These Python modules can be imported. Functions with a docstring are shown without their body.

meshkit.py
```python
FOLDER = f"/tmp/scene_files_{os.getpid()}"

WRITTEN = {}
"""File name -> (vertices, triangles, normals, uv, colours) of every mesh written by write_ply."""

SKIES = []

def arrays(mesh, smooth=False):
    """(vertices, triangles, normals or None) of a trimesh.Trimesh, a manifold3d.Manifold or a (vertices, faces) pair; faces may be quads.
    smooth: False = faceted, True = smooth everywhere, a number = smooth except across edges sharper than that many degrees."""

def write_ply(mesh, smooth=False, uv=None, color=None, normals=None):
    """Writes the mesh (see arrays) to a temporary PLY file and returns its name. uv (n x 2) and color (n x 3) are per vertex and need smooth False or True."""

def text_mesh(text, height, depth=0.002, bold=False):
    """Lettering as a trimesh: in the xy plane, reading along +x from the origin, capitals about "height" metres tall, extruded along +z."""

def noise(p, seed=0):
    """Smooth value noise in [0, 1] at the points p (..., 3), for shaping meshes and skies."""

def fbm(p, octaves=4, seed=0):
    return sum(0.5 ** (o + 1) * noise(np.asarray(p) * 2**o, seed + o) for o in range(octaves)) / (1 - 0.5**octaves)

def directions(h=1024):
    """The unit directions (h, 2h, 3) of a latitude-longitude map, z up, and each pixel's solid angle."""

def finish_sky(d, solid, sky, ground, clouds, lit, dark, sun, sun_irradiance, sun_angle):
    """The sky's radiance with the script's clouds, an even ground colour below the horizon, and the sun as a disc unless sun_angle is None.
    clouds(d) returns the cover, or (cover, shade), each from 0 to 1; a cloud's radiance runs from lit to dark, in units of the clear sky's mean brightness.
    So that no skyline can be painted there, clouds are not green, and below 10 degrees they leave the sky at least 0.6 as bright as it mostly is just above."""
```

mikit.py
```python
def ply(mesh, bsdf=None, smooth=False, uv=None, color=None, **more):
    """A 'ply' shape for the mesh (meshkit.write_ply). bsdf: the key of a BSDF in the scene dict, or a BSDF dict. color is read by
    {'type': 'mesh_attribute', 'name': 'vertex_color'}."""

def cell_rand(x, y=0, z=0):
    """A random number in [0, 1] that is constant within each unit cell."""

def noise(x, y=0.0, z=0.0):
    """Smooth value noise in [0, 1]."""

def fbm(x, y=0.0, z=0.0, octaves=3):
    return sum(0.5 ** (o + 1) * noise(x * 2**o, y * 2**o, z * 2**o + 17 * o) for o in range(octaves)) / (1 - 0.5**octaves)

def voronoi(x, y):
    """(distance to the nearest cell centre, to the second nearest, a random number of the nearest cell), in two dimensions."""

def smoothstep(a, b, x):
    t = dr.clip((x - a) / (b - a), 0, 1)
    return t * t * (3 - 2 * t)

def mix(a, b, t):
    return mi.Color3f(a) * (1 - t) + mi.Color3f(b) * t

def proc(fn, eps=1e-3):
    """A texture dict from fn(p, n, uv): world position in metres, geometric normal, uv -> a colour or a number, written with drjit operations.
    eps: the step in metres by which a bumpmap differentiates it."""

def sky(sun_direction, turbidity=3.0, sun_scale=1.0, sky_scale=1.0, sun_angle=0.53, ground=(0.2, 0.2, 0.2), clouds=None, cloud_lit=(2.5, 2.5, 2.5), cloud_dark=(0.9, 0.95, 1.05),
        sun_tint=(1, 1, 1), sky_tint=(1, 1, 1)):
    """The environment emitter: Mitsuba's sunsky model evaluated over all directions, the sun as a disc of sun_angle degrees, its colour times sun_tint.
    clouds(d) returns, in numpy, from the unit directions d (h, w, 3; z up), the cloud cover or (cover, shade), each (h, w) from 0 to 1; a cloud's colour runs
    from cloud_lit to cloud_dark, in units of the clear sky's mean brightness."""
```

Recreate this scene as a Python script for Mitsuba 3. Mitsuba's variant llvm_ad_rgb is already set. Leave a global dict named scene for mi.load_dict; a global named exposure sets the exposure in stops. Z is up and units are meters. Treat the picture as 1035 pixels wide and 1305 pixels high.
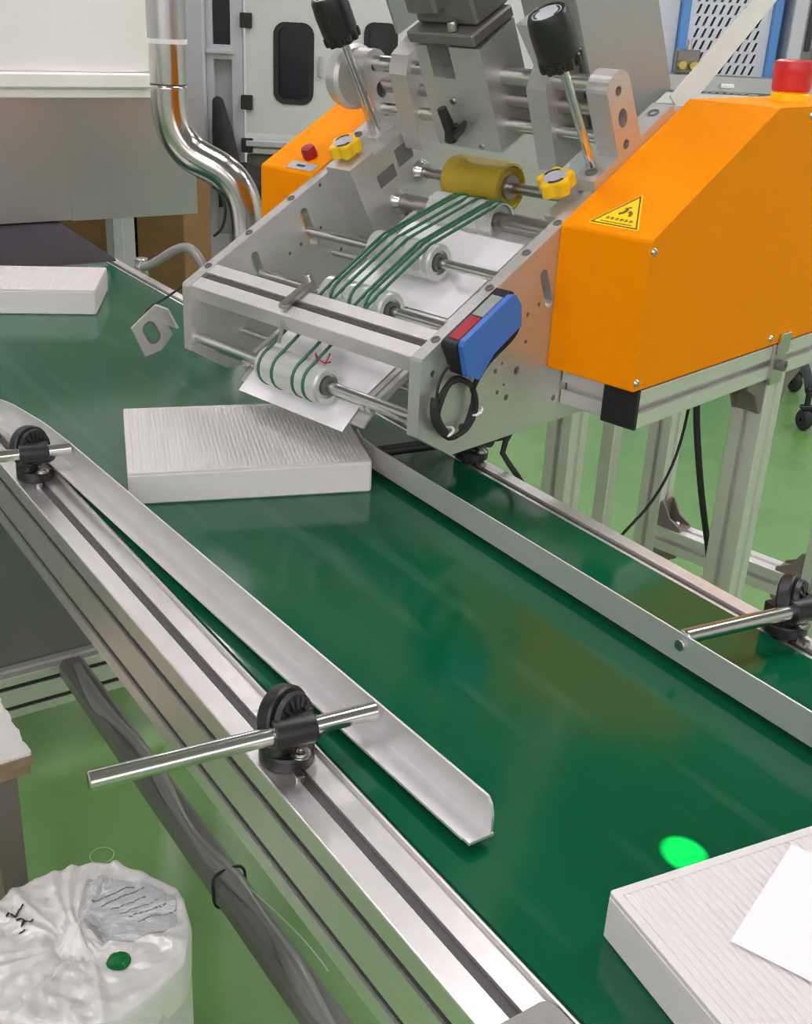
import math, random
import numpy as np
import trimesh, manifold3d as m3, shapely
import shapely.geometry as sg
from shapely import affinity
import drjit as dr
import mitsuba as mi
import mikit, meshkit
from mikit import proc, noise, fbm, smoothstep, mix

random.seed(7); rng = np.random.default_rng(7)
scene, labels = {}, {}
A = np.array
pi = math.pi

# ------------------------------------------------------------------ camera, light, exposure
CAM = A([0.0, 0.0, 1.25])
roll, pitch, yaw = np.radians([-2.9217, 24.3157, -34.919])
bR = A([math.cos(yaw), math.sin(yaw), 0.0])            # to the right of the view, level
bF = A([-math.sin(yaw), math.cos(yaw), 0.0])           # ahead of the view, level
FWD = bF * math.cos(pitch) - A([0, 0, 1.0]) * math.sin(pitch)
DN0 = np.cross(FWD, bR)
DOWN = -math.sin(roll) * bR + math.cos(roll) * DN0
scene['camera'] = {'type': 'perspective', 'fov_axis': 'x', 'fov': 2 * math.degrees(math.atan(517.5 / 1425.0)), 'near_clip': 0.02, 'far_clip': 60.0,
    'to_world': mi.ScalarTransform4f().look_at(origin=CAM.tolist(), target=(CAM + FWD).tolist(), up=(-DOWN).tolist())}
exposure = -0.1
LAMP = 23.0
FILL = 1.9  # radiance of the added windows behind the camera
TINT = (0.925, 0.965)

# ------------------------------------------------------------------ frames
def frame(x, y, z, o=(0, 0, 0)):
    m = np.eye(4); m[:3, 0], m[:3, 1], m[:3, 2], m[:3, 3] = x, y, z, o
    return m
Z = A([0, 0, 1.0])
ROOM = frame(bR, bF, Z)
fb = math.radians(-11.709)
ex, ey = A([math.cos(fb), -math.sin(fb), 0]), A([math.sin(fb), math.cos(fb), 0])
FEED = frame(ex, ey, Z)                                # feeder: x away from its outlet, y along its shafts
SL = math.radians(28.2)
es = ex * math.cos(SL) + Z * math.sin(SL)
en = -ex * math.sin(SL) + Z * math.cos(SL)
T0 = ex * 0.698 + Z * 0.966
SLOPE = frame(es, ey, en, T0)                          # feeder: s up the sloped plates, y, n out of the slope
WORLD = np.eye(4)
def rotz(a, o=(0, 0, 0)):
    return frame((math.cos(a), math.sin(a), 0), (-math.sin(a), math.cos(a), 0), (0, 0, 1), o)

# ------------------------------------------------------------------ mesh helpers
def join(*ms):
    l = []
    for m in ms: l += list(m) if isinstance(m, (list, tuple)) else [m]
    return trimesh.util.concatenate(l)
def xf(m, M):
    m = m.copy(); m.apply_transform(M); return m
def hull(pts):
    return trimesh.convex.convex_hull(A(pts, float))
def box(x0, x1, y0, y1, z0, z1, c=0.0):
    if c <= 0:
        return trimesh.creation.box(bounds=[[x0, y0, z0], [x1, y1, z1]])
    p = []
    for sx, X in ((1, x0), (-1, x1)):
        for sy, Y in ((1, y0), (-1, y1)):
            for sz, ZZ in ((1, z0), (-1, z1)):
                p += [(X, Y + sy * c, ZZ + sz * c), (X + sx * c, Y, ZZ + sz * c), (X + sx * c, Y + sy * c, ZZ)]
    return hull(p)
def _basis(d):
    d = d / np.linalg.norm(d)
    a = np.cross(d, [0, 0, 1.0] if abs(d[2]) < 0.9 else [1.0, 0, 0]); a /= np.linalg.norm(a)
    return d, a, np.cross(d, a)
def lathe(prof, p0, p1=None, d=None, n=28):
    """prof: (r, h) pairs revolved about the axis from p0 along d."""
    p0 = A(p0, float); d = A(p1, float) - p0 if d is None else A(d, float)
    d, a, b = _basis(d)
    m = trimesh.creation.revolve(A(prof, float), sections=n)
    M = frame(a, np.cross(d, a), d, p0)
    return xf(m, M)
def cyl(p0, p1, r, n=20, c=0.0):
    L = np.linalg.norm(A(p1, float) - A(p0, float))
    pr = [(0, 0), (r - c, 0), (r, c), (r, L - c), (r - c, L), (0, L)] if c > 0 else [(0, 0), (r, 0), (r, L), (0, L)]
    return lathe(pr, p0, p1, n=n)
def ring(p0, d, ri, ro, h, n=32):
    return lathe([(ri, 0), (ro, 0), (ro, h), (ri, h), (ri, 0)], p0, d=d, n=n)
def tube(path, r, n=10, closed=False):
    P = A(path, float)
    if closed:
        t = np.roll(P, -1, 0) - np.roll(P, 1, 0)
    else:
        t = np.gradient(P, axis=0)
    t /= np.linalg.norm(t, axis=1, keepdims=True) + 1e-12
    nrm = _basis(t[0])[1]; N = []
    for k in range(len(P)):
        nrm = nrm - t[k] * (nrm @ t[k]); nrm /= np.linalg.norm(nrm); N.append(nrm)
    N = A(N); B = np.cross(t, N)
    ang = np.arange(n) * 2 * pi / n
    rr = np.broadcast_to(A(r, float), (len(P),))
    V = P[:, None] + rr[:, None, None] * (np.cos(ang)[None, :, None] * N[:, None] + np.sin(ang)[None, :, None] * B[:, None])
    F = []; K = len(P)
    for i in range(K if closed else K - 1):
        i2 = (i + 1) % K
        for j in range(n):
            j2 = (j + 1) % n
            F += [(i * n + j, i2 * n + j, i2 * n + j2), (i * n + j, i2 * n + j2, i * n + j2)]
    V = V.reshape(-1, 3)
    if not closed:
        c0, c1 = len(V), len(V) + 1
        V = np.vstack([V, P[0], P[-1]])
        for j in range(n):
            j2 = (j + 1) % n
            F += [(c0, j, j2), (c1, (K - 1) * n + j2, (K - 1) * n + j)]
    m = trimesh.Trimesh(V, F, process=False); m.fix_normals(); return m
def spline(pts, n=40):
    from scipy.interpolate import CubicSpline
    P = A(pts, float); t = np.r_[0, np.cumsum(np.linalg.norm(np.diff(P, axis=0), axis=1))]
    return CubicSpline(t, P)(np.linspace(0, t[-1], n))
def prism(poly, h0, h1, M):
    """poly in the local xy plane of M, extruded along its z from h0 to h1."""
    poly = poly if hasattr(poly, 'geom_type') else sg.Polygon(poly)
    ms = [trimesh.creation.extrude_polygon(g, h1 - h0, engine='earcut') for g in getattr(poly, 'geoms', [poly])]
    m = join(ms); m.apply_translation([0, 0, h0])
    m = xf(m, M)
    return m
XZ_Y = frame((1, 0, 0), (0, 0, 1), (0, -1, 0))          # polygon (x, z), extruded along -y
def yprism(poly, y0, y1, M=WORLD):
    return prism(poly, -y1, -y0, M @ XZ_Y)
XY_along_v = frame((1, 0, 0), (0, 0, 1), (0, -1, 0))
def rrect(x0, x1, y0, y1, r, q=6):
    return sg.box(x0 + r, y0 + r, x1 - r, y1 - r).buffer(r, quad_segs=q)
def at(M, *p):
    return (M @ A([*p, 1.0]))[:3]

# ------------------------------------------------------------------ registering objects
def free(key):
    if key not in scene and key not in labels: return key
    k = 1
    while f'{key}_{k:03d}' in scene or f'{key}_{k:03d}' in labels: k += 1
    return f'{key}_{k:03d}'
def thing(name, label, cat, group=None):
    k = free(name); labels[k] = {'label': label, 'category': cat}
    if group: labels[k]['group'] = group
    return k
def obj(name, mesh, bsdf, parent=None, smooth=False, label=None, cat=None, group=None, kind=None, M=None, **kw):
    k = free(f'{parent}__{name}' if parent else name)
    if M is not None: mesh = xf(mesh, M)
    scene[k] = mikit.ply(mesh, bsdf, smooth=smooth, **kw)
    d = {}
    if label: d['label'] = label
    if cat: d['category'] = cat
    if group: d['group'] = group
    if kind: d['kind'] = kind
    if d: labels[k] = d
    return k

# ------------------------------------------------------------------ materials
def pr(key, col, rough=0.5, metal=0.0, spec=0.5, **kw):
    c = col if isinstance(col, dict) else {'type': 'rgb', 'value': list(col)}
    scene[key] = {'type': 'twosided', 'bsdf': {'type': 'principled', 'base_color': c, 'roughness': rough, 'metallic': metal, 'specular': spec, **kw}}
def plastic(key, col, alpha=0.1, ior=1.5):
    c = col if isinstance(col, dict) else {'type': 'rgb', 'value': list(col)}
    scene[key] = {'type': 'twosided', 'bsdf': {'type': 'roughplastic', 'diffuse_reflectance': c, 'alpha': alpha, 'int_ior': ior, 'nonlinear': False}}
def floor_col(p, n, uv):
    a = fbm(p.x * 1.3, p.y * 1.3, 0.0, 4)
    sc = smoothstep(0.66, 0.8, noise(p.x * 7, p.y * 9))
    return mix((0.15, 0.33, 0.092), (0.205, 0.405, 0.135), a) * (1 - 0.08 * sc)
plastic('m_floor', proc(floor_col), 0.12, 1.65)
def belt_col(p, n, uv):
    a = fbm(p.x * 14, p.y * 5, 0.0, 3)
    s = smoothstep(0.70, 0.85, noise(p.x * 60, p.y * 6))
    return mix((0.000, 0.078, 0.028), (0.003, 0.100, 0.040), a) + mi.Color3f(0.012) * s
plastic('m_belt', proc(belt_col), 0.02, 1.48)
def brushed(p, n, uv):
    a = noise(p.x * 30, p.y * 30, p.z * 600)
    b = fbm(p.x * 6, p.y * 6, p.z * 6, 2)
    return mix((0.56, 0.55, 0.54), (0.66, 0.65, 0.64), 0.5 * a + 0.5 * b)
pr('m_plate', proc(brushed), 0.42, 0.72)
pr('m_alu', (0.86, 0.835, 0.83), 0.46, 0.86)
pr('m_rail', (0.88, 0.855, 0.85), 0.38, 0.95)
pr('m_guide', (0.80, 0.78, 0.79), 0.48, 0.82)
pr('m_steel', (0.70, 0.69, 0.68), 0.16, 1.0)
pr('m_shaft', (0.46, 0.42, 0.40), 0.25, 0.95)
pr('m_stainless', (0.58, 0.55, 0.53), 0.16, 1.0)
pr('m_skirt', (0.50, 0.49, 0.515), 0.32, 0.85)
pr('m_screw', (0.60, 0.58, 0.55), 0.25, 1.0)
pr('m_head', (0.22, 0.21, 0.20), 0.4, 0.6)
pr('m_gasket', (0.12, 0.12, 0.115), 0.6)
pr('m_orange', (0.90, 0.275, 0.0), 0.55, 0.0, 0.06)
plastic('m_white_block', (0.80, 0.775, 0.765), 0.3)
pr('m_paper', (0.86, 0.845, 0.88), 0.8, 0.0, 0.2)
plastic('m_black', (0.016, 0.016, 0.018), 0.18)
pr('m_rubber', (0.02, 0.02, 0.02), 0.7)
plastic('m_yellow', (0.90, 0.56, 0.01), 0.12)
plastic('m_wheel', (0.42, 0.30, 0.02), 0.2)
pr('m_roller', (0.62, 0.64, 0.61), 0.28, 0.45)
plastic('m_round_belt', (0.035, 0.17, 0.085), 0.2)
plastic('m_blue', (0.055, 0.19, 0.62), 0.25)
plastic('m_red', (0.62, 0.025, 0.03), 0.15)
plastic('m_red_dark', (0.36, 0.012, 0.02), 0.15)
pr('m_cap', (0.42, 0.42, 0.46), 0.4)
pr('m_black_mark', (0.03, 0.03, 0.035), 0.6)
pr('m_sign_yellow', (0.95, 0.62, 0.0), 0.4)
pr('m_sign_line', (0.16, 0.075, 0.0), 0.5)
pr('m_white_tie', (0.85, 0.85, 0.84), 0.4)
pr('m_slot_grey', (0.075, 0.07, 0.072), 0.5, 0.2)
pr('m_end_cap', (0.25, 0.25, 0.235), 0.5)
def film_col(p, n, uv):
    a = fbm(p.x * 25, p.y * 25, p.z * 25, 3)
    return mix((0.70, 0.68, 0.67), (0.84, 0.82, 0.815), a)
scene['m_film'] = {'type': 'twosided', 'bsdf': {'type': 'principled', 'base_color': proc(film_col), 'roughness': 0.28, 'specular': 0.5, 'clearcoat': 0.6, 'clearcoat_gloss': 0.85}}
pr('m_film_side', (0.62, 0.63, 0.60), 0.22, 0.0, 0.5, clearcoat=0.6)
pr('m_film_label', (0.57, 0.57, 0.59), 0.28, 0.0, 0.5, clearcoat=0.6)
plastic('m_sticker', (0.01, 0.18, 0.045), 0.12)
pr('m_ink', (0.03, 0.03, 0.03), 0.6)
pr('m_ink_grey', (0.22, 0.22, 0.24), 0.6)
def card_col(p, n, uv):
    return mix((0.20, 0.105, 0.045), (0.27, 0.145, 0.065), fbm(p.x * 8, p.y * 8, p.z * 20, 3))
pr('m_card', proc(card_col), 0.8)
def wood_col(p, n, uv):
    return mix((0.33, 0.235, 0.15), (0.22, 0.15, 0.095), fbm(p.x * 40, p.y * 8, p.z * 90, 3))
pr('m_wood', proc(wood_col), 0.7)
pr('m_table_leg', (0.20, 0.17, 0.155), 0.5, 0.3)
pr('m_white_paint', (0.80, 0.775, 0.755), 0.45)
pr('m_door_white', (0.60, 0.62, 0.61), 0.5)
pr('m_frame_white', (0.52, 0.52, 0.57), 0.45, 0.2)
plastic('m_dark_glass', (0.012, 0.014, 0.022), 0.05)
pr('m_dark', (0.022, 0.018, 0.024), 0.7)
pr('m_panel', (0.115, 0.125, 0.105), 0.55)
pr('m_blue_paint', (0.09, 0.27, 0.62), 0.4)
pr('m_perf', (0.58, 0.60, 0.68), 0.5)
pr('m_brass', (0.55, 0.42, 0.12), 0.3, 0.9)
pr('m_wall', (0.78, 0.78, 0.78), 0.7)
pr('m_ceiling', (0.28, 0.28, 0.28), 0.8)
scene['m_strap'] = {'type': 'twosided', 'bsdf': {'type': 'principled', 'base_color': {'type': 'rgb', 'value': [0.50, 0.50, 0.45]}, 'roughness': 0.3}}
pr('m_sheet', (0.335, 0.365, 0.35), 0.40, 0.3)
pr('m_tube', (0.26, 0.25, 0.245), 0.4, 0.55)
pr('m_tape', (0.3, 0.3, 0.29), 0.3, 0.2)

# ================================================================== the room
ZT = 0.80                                              # top of the conveyor's side rails
def struct(name, mesh, bsdf, M=ROOM):
    return obj(name, mesh, bsdf, M=M, kind='structure')
fl = struct('floor', box(-5, 5, -3, 6.5, -0.1, 0), 'm_floor')
struct('ceiling', box(-5, 5, -3, 6.5, 3.6, 3.7), 'm_ceiling')
struct('wall_back', box(-5, 5, 6.5, 6.6, 0, 3.6), 'm_wall')
struct('wall_front', box(-5, 5, -3.1, -3, 0, 3.6), 'm_wall')
struct('wall_left', box(-5.1, -5, -3, 6.5, 0, 3.6), 'm_wall')
struct('wall_right', box(5, 5.1, -3, 6.5, 0, 3.6), 'm_wall')
scene['m_lamp_body'] = {'type': 'twosided', 'bsdf': {'type': 'diffuse', 'reflectance': {'type': 'rgb', 'value': [0.8, 0.8, 0.8]}}}
for (x, y) in ((-1.6, -1.6), (0.2, -2.2), (0.7, 1.9), (1.8, 1.7), (-1.2, 1.1), (-1.05, 5.0), (2.9, 3.0), (4.3, 3.0), (1.2, 5.6)):
    t = thing('ceiling_lamp', 'long flat LED panel lamp under the ceiling', 'lamp', 'ceiling lamps')
    obj('housing', box(x - 0.17, x + 0.17, y - 0.65, y + 0.65, 3.555, 3.6, 0.004), 'm_lamp_body', t, M=ROOM)
    k = obj('diffuser', box(x - 0.15, x + 0.15, y - 0.62, y + 0.62, 3.545, 3.553), 'm_lamp_body', t, M=ROOM)
    scene[k]['emitter'] = {'type': 'area', 'radiance': {'type': 'rgb', 'value': [LAMP, LAMP * TINT[0], LAMP * TINT[1]]}}
# unseen glowing windows added behind the camera to brighten faces turned to it
def window(n, M, w, z0, z1, lum):
    k = obj(f'window_{n}', join(*[box(a, b, -0.04, 0.02, c, d, 0.003) for a, b, c, d in ((-w, -w + 0.06, z0, z1), (w - 0.06, w, z0, z1), (-0.03, 0.03, z0, z1), (-w, w, z0, z0 + 0.06), (-w, w, z1 - 0.06, z1))]), 'm_white_paint', M=M, kind='structure')
    p_ = obj('pane', box(-w + 0.06, w - 0.06, 0.012, 0.018, z0 + 0.06, z1 - 0.06), 'm_lamp_body', k, M=M)
    scene[p_]['emitter'] = {'type': 'area', 'radiance': {'type': 'rgb', 'value': [lum, lum * TINT[0], lum * TINT[1]]}}
window(1, ROOM @ frame((-1, 0, 0), (0, -1, 0), Z, (-2.2, -2.96, 0)), 2.2, 1.2, 3.2, FILL)
window(2, ROOM @ frame((-1, 0, 0), (0, -1, 0), Z, (2.6, -2.96, 0)), 1.8, 1.2, 3.2, FILL)
# ring left on the floor by a pot
obj('ring_mark', ring((0.5724 * 1.384 - 0.82 * 0.4545, 0.82 * 1.384 + 0.5724 * 0.4545, 0.0), (0, 0, 1), 0.0175, 0.019, 0.0006), 'm_strap', fl, label='faint round ring mark on the green floor')

# ================================================================== conveyor (frame = world)
con = thing('conveyor', 'green belt conveyor with slotted aluminium side rails running through the picture', 'conveyor')
V0, V1 = 0.04, 2.10
def profile(u0, u1, z0, z1, tops, sides, left=True):
    p = rrect(u0, u1, z0, z1, 0.0012, 2)
    cut = []
    for u in tops:
        cut.append(sg.box(u - 0.0041, z1 - 0.0055, u + 0.0041, z1 + 0.01))
    for z in sides:
        for s, uu in ((1, u0), (-1, u1)):
            cut.append(sg.box(uu - 0.01, z - 0.0041, uu + s * 0.0045 + (0 if s > 0 else 0.01), z + 0.0041) if s > 0 else sg.box(uu - 0.0045, z - 0.0041, uu + 0.01, z + 0.0041))
            cut.append(sg.box(uu + 0.0045, z - 0.008, uu + 0.010, z + 0.008) if s > 0 else sg.box(uu - 0.010, z - 0.008, uu - 0.0045, z + 0.008))
    return p.difference(shapely.union_all(cut))
obj('side_rail', yprism(profile(0.264, 0.304, 0.72, 0.80, [0.2845], [0.779, 0.739]), V0, V1), 'm_rail', con)
obj('side_rail', yprism(profile(0.685, 0.725, 0.72, 0.80, [0.705], [0.779, 0.739]), V0, V1), 'm_alu', con)
for (u0, u1) in ((0.264, 0.304), (0.685, 0.725)):
    um = (u0 + u1) / 2 + (0.0005 if u0 < 0.5 else 0)
    obj('slot_shade', box(um - 0.0040, um + 0.0040, V0, V1, 0.7950, 0.7972), 'm_slot_grey', con)  # dark grey strip put in as the shade inside the top slot
    for z_ in (0.779, 0.739):
        for uu in (u0 + 0.0022, u1 - 0.0038):
            obj('slot_shade', box(uu, uu + 0.0016, V0, V1, z_ - 0.0040, z_ + 0.0040), 'm_rubber', con)  # black strips put in as the shade inside the side slots
obj('edge_strip', yprism(rrect(0.3042, 0.3062, 0.785, 0.8035, 0.0006, 2), V0 + 0.15, V1), 'm_alu', con)
obj('slider_bed', box(0.3065, 0.684, V0 + 0.05, V1 - 0.05, 0.792, 0.8005), 'm_plate', con)
# the belt: a closed loop round two end drums
loop = sg.LineString([(V0, 0.77), (V1, 0.77)]).buffer(0.034, quad_segs=10)
inner = sg.LineString([(V0, 0.77), (V1, 0.77)]).buffer(0.0312, quad_segs=10)
YZ_X = frame((0, 1, 0), (0, 0, 1), (1, 0, 0))
obj('belt', prism(loop.difference(inner), 0.3078, 0.691, YZ_X), 'm_belt', con, label='glossy dark green belt')
for v in (V0, V1):
    obj('end_drum', cyl((0.310, v, 0.77), (0.684, v, 0.77), 0.0305, 32), 'm_steel', con)
obj('rail_end_cap', prism(rrect(0.2625, 0.303, 0.12, 0.2885, 0.006), 0.8, 0.8035, WORLD), 'm_end_cap', con, label='grey cover plate on the near end of the rail')
for u in (0.264, 0.685):
    for v in (-0.02 + 0.06, 1.66):
        obj('leg', box(u, u + 0.04, v, v + 0.04, 0.0, 0.72, 0.002), 'm_alu', con)
XB = frame((0, 1, 0), (-1, 0, 0), Z, (0.304, 1.68, 0.118))
obj('cross_beam', xf(yprism(profile(-0.02, 0.02, 0.0, 0.08, [0.0], [0.06, 0.02]), -0.381, 0.70), XB), 'm_alu', con)
for z_ in (0.06, 0.02):
    obj('slot_shade', xf(box(-0.0178, -0.0162, -0.381, 0.70, z_ - 0.004, z_ + 0.004), XB), 'm_rubber', con)  # black strips that darken the beam's slots like shade
obj('rear_panel', box(-0.35, 0.66, 1.702, 1.712, 0.10, 0.70, 0.002), 'm_panel', con, label='dark grey panel under the far end')
# lower tube wrapped in film
tb = thing('wrapped_tube', 'long grey tube wrapped in film lying low under the conveyor', 'tube')
TM = frame((1, 0, 0), (-0.004, 1, 0), Z, (0.4775, 0, 0.195))
obj('tube', box(-0.021, 0.021, 0.10, 1.655, -0.019, 0.019, 0.008), 'm_tube', tb, M=TM)
fw_ = []
for k in range(60):
    v_ = 0.12 + 1.50 * k / 59
    fw_.append((0.006 * math.sin(k * 0.43), v_, 0.0165 + 0.003 * math.sin(k * 0.9 + 1)))
obj('film', xf(tube(fw_, [0.008 + 0.005 * math.sin(k * 0.37 + 0.5) ** 2 for k in range(60)], 8), TM), 'm_tape', tb, smooth=True, label='loose grey film on top of the tube')
obj('film_edge', xf(tube(spline([(0.006, 1.04, 0.022), (0.016, 0.96, 0.026), (0.026, 0.90, 0.024), (0.034, 0.84, 0.012)], 16), 0.0011, 6), TM), 'm_strap', tb)
obj('cable_tie', xf(tube([(0.0230 * math.copysign(abs(math.cos(t)) ** 0.5, math.cos(t)), 1.035 + 0.004 * math.sin(t), 0.002 + 0.0262 * math.copysign(abs(math.sin(t)) ** 0.5, math.sin(t))) for t in np.linspace(0, 2 * pi, 33)[:-1]], 0.0020, 6, True), TM), 'm_rubber', tb, label='black cable tie')
for v in (0.14,):
    obj('support', box(-0.012, 0.012, v - 0.02, v + 0.02, -0.195, -0.0195, 0.001), 'm_alu', tb, M=TM)

# ---------------------------------------------------------------- guide rails on rods and clamps
def clamp(parent, M, rod_h):
    """Black swivel clamp: foot on the rail slot, rod holder along local x, toothed swivel discs facing the front."""
    fy = 0.0175
    ax = A([0.50, -0.84, 0.20]); ax /= np.linalg.norm(ax)
    _, a_, b_ = _basis(ax)
    hub = A([-0.003, 0.0165, rod_h + 0.0005])
    holder = hull([(x, 0.0092 * math.cos(t), rod_h + 0.0092 * math.sin(t)) for x in (-0.0155, 0.0125) for t in np.linspace(0, 2 * pi, 20)[:-1]] + [(x, 0.0102 * math.cos(t), rod_h + 0.0102 * math.sin(t)) for x in (-0.0140, 0.011) for t in np.linspace(0, 2 * pi, 20)[:-1]])
    column = hull([(-0.0065 + 0.0105 * math.cos(t), fy + 0.0015 + 0.0135 * math.sin(t), 0.009) for t in np.linspace(0, 2 * pi, 24)] + [(x, y, rod_h - 0.004) for x in (-0.0145, 0.006) for y in (0.002, 0.028)])
    foot = lathe([(0, 0.0002), (0.0175, 0.0002), (0.0182, 0.001), (0.0182, 0.0085), (0.0170, 0.0100), (0, 0.0100)], (0.001, fy, 0), d=(0, 0, 1), n=40)
    c = obj('clamp', join(foot, column, holder), 'm_black', parent, smooth=35, M=M, label='black plastic rod clamp')
    obj('swivel_disc', lathe([(0, -0.004), (0.0195, -0.004), (0.0212, -0.002), (0.0212, 0.0055), (0.0200, 0.007), (0, 0.007)], hub, d=ax, n=40), 'm_black', c, smooth=30, M=M)
    teeth = [lathe([(0, 0.007), (0.0172, 0.007), (0.0180, 0.009), (0.0168, 0.0125), (0, 0.0125)], hub, d=ax, n=36)]
    for k in range(14):
        t = 2 * pi * k / 14
        o = hub + ax * 0.0118 + (a_ * math.cos(t) + b_ * math.sin(t)) * 0.0118
        teeth.append(hull([o + (a_ * math.cos(t) + b_ * math.sin(t)) * p_ + (-a_ * math.sin(t) + b_ * math.cos(t)) * q_ + ax * r_ for p_ in (-0.0034, 0.0034) for q_, r_ in ((-0.0019, 0), (0.0019, 0), (-0.0010, 0.0024), (0.0010, 0.0024))]))
    obj('clamp_knob', join(teeth), 'm_black', c, M=M)
    obj('pivot_cap', lathe([(0, 0.012), (0.0092, 0.012), (0.0092, 0.019), (0.0078, 0.0205), (0, 0.0205)], hub + ax * 0.001 + A([0.006, 0, -0.007]), d=ax, n=28), 'm_black', c, smooth=30, M=M)
    obj('bolt', join(lathe([(0.0026, 0.0102), (0.0028, 0.0125), (0.0048, 0.0125), (0.0052, 0.0102)], (0.0055, 0.0045, 0), d=(0, 0, 1), n=20), ring((0.0055, 0.0045, 0.0100), (0, 0, 1), 0.0, 0.0068, 0.0008)), 'm_screw', c, smooth=30, M=M, label='steel socket bolt')
    obj('slot_nut', box(-0.0030, 0.0030, -0.010, -0.0005, -0.0022, 0.0035, 0.0006), 'm_screw', c, M=M)

gl = thing('guide_rail', 'left aluminium angle guide rail over the belt held by two rods', 'guide rail')
def angle_strip(pts, wl, h, t, side, z0):
    """An L section swept along points: foot to one side, upright on the line; the near end has a rounded upright."""
    P = A(pts, float); d = np.gradient(P, axis=0); d /= np.linalg.norm(d, axis=1, keepdims=True)
    nrm = np.stack([-d[:, 1], d[:, 0]], 1) * side
    sec = [(0, 0), (wl, 0), (wl, t), (t, t), (t, h), (0, h)]
    V = []
    for k in range(len(P)):
        for (a_, b_) in sec:
            q = P[k] + nrm[k] * a_
            V.append((q[0], q[1], z0 + b_))
    n = len(sec); F = []
    for k in range(len(P) - 1):
        for j in range(n):
            j2 = (j + 1) % n
            F += [(k * n + j, k * n + j2, (k + 1) * n + j2), (k * n + j, (k + 1) * n + j2, (k + 1) * n + j)]
    for b0, fl_ in ((0, 1), ((len(P) - 1) * n, -1)):
        for tri in ((0, 1, 2), (0, 2, 3), (0, 3, 4), (0, 4, 5)):
            F.append(tuple(b0 + i for i in (tri if fl_ > 0 else tri[::-1])))
    m = trimesh.Trimesh(V, F, process=True); m.fix_normals(); return m
gz = 0.811
gpts = [(0.3472, 0.398), (0.334, 0.70), (0.3195, 1.05), (0.3145, 1.12), (0.303, 1.19), (0.283, 1.25), (0.255, 1.31)]
GL = angle_strip(gpts, 0.019, 0.0245, 0.0018, 1, gz)
tip = yprism(sg.Polygon([(0.3290, gz), (0.3472, gz), (0.3472, gz + 0.0018), (0.3290, gz + 0.0018)]), 0.391, 0.3985)
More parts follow.
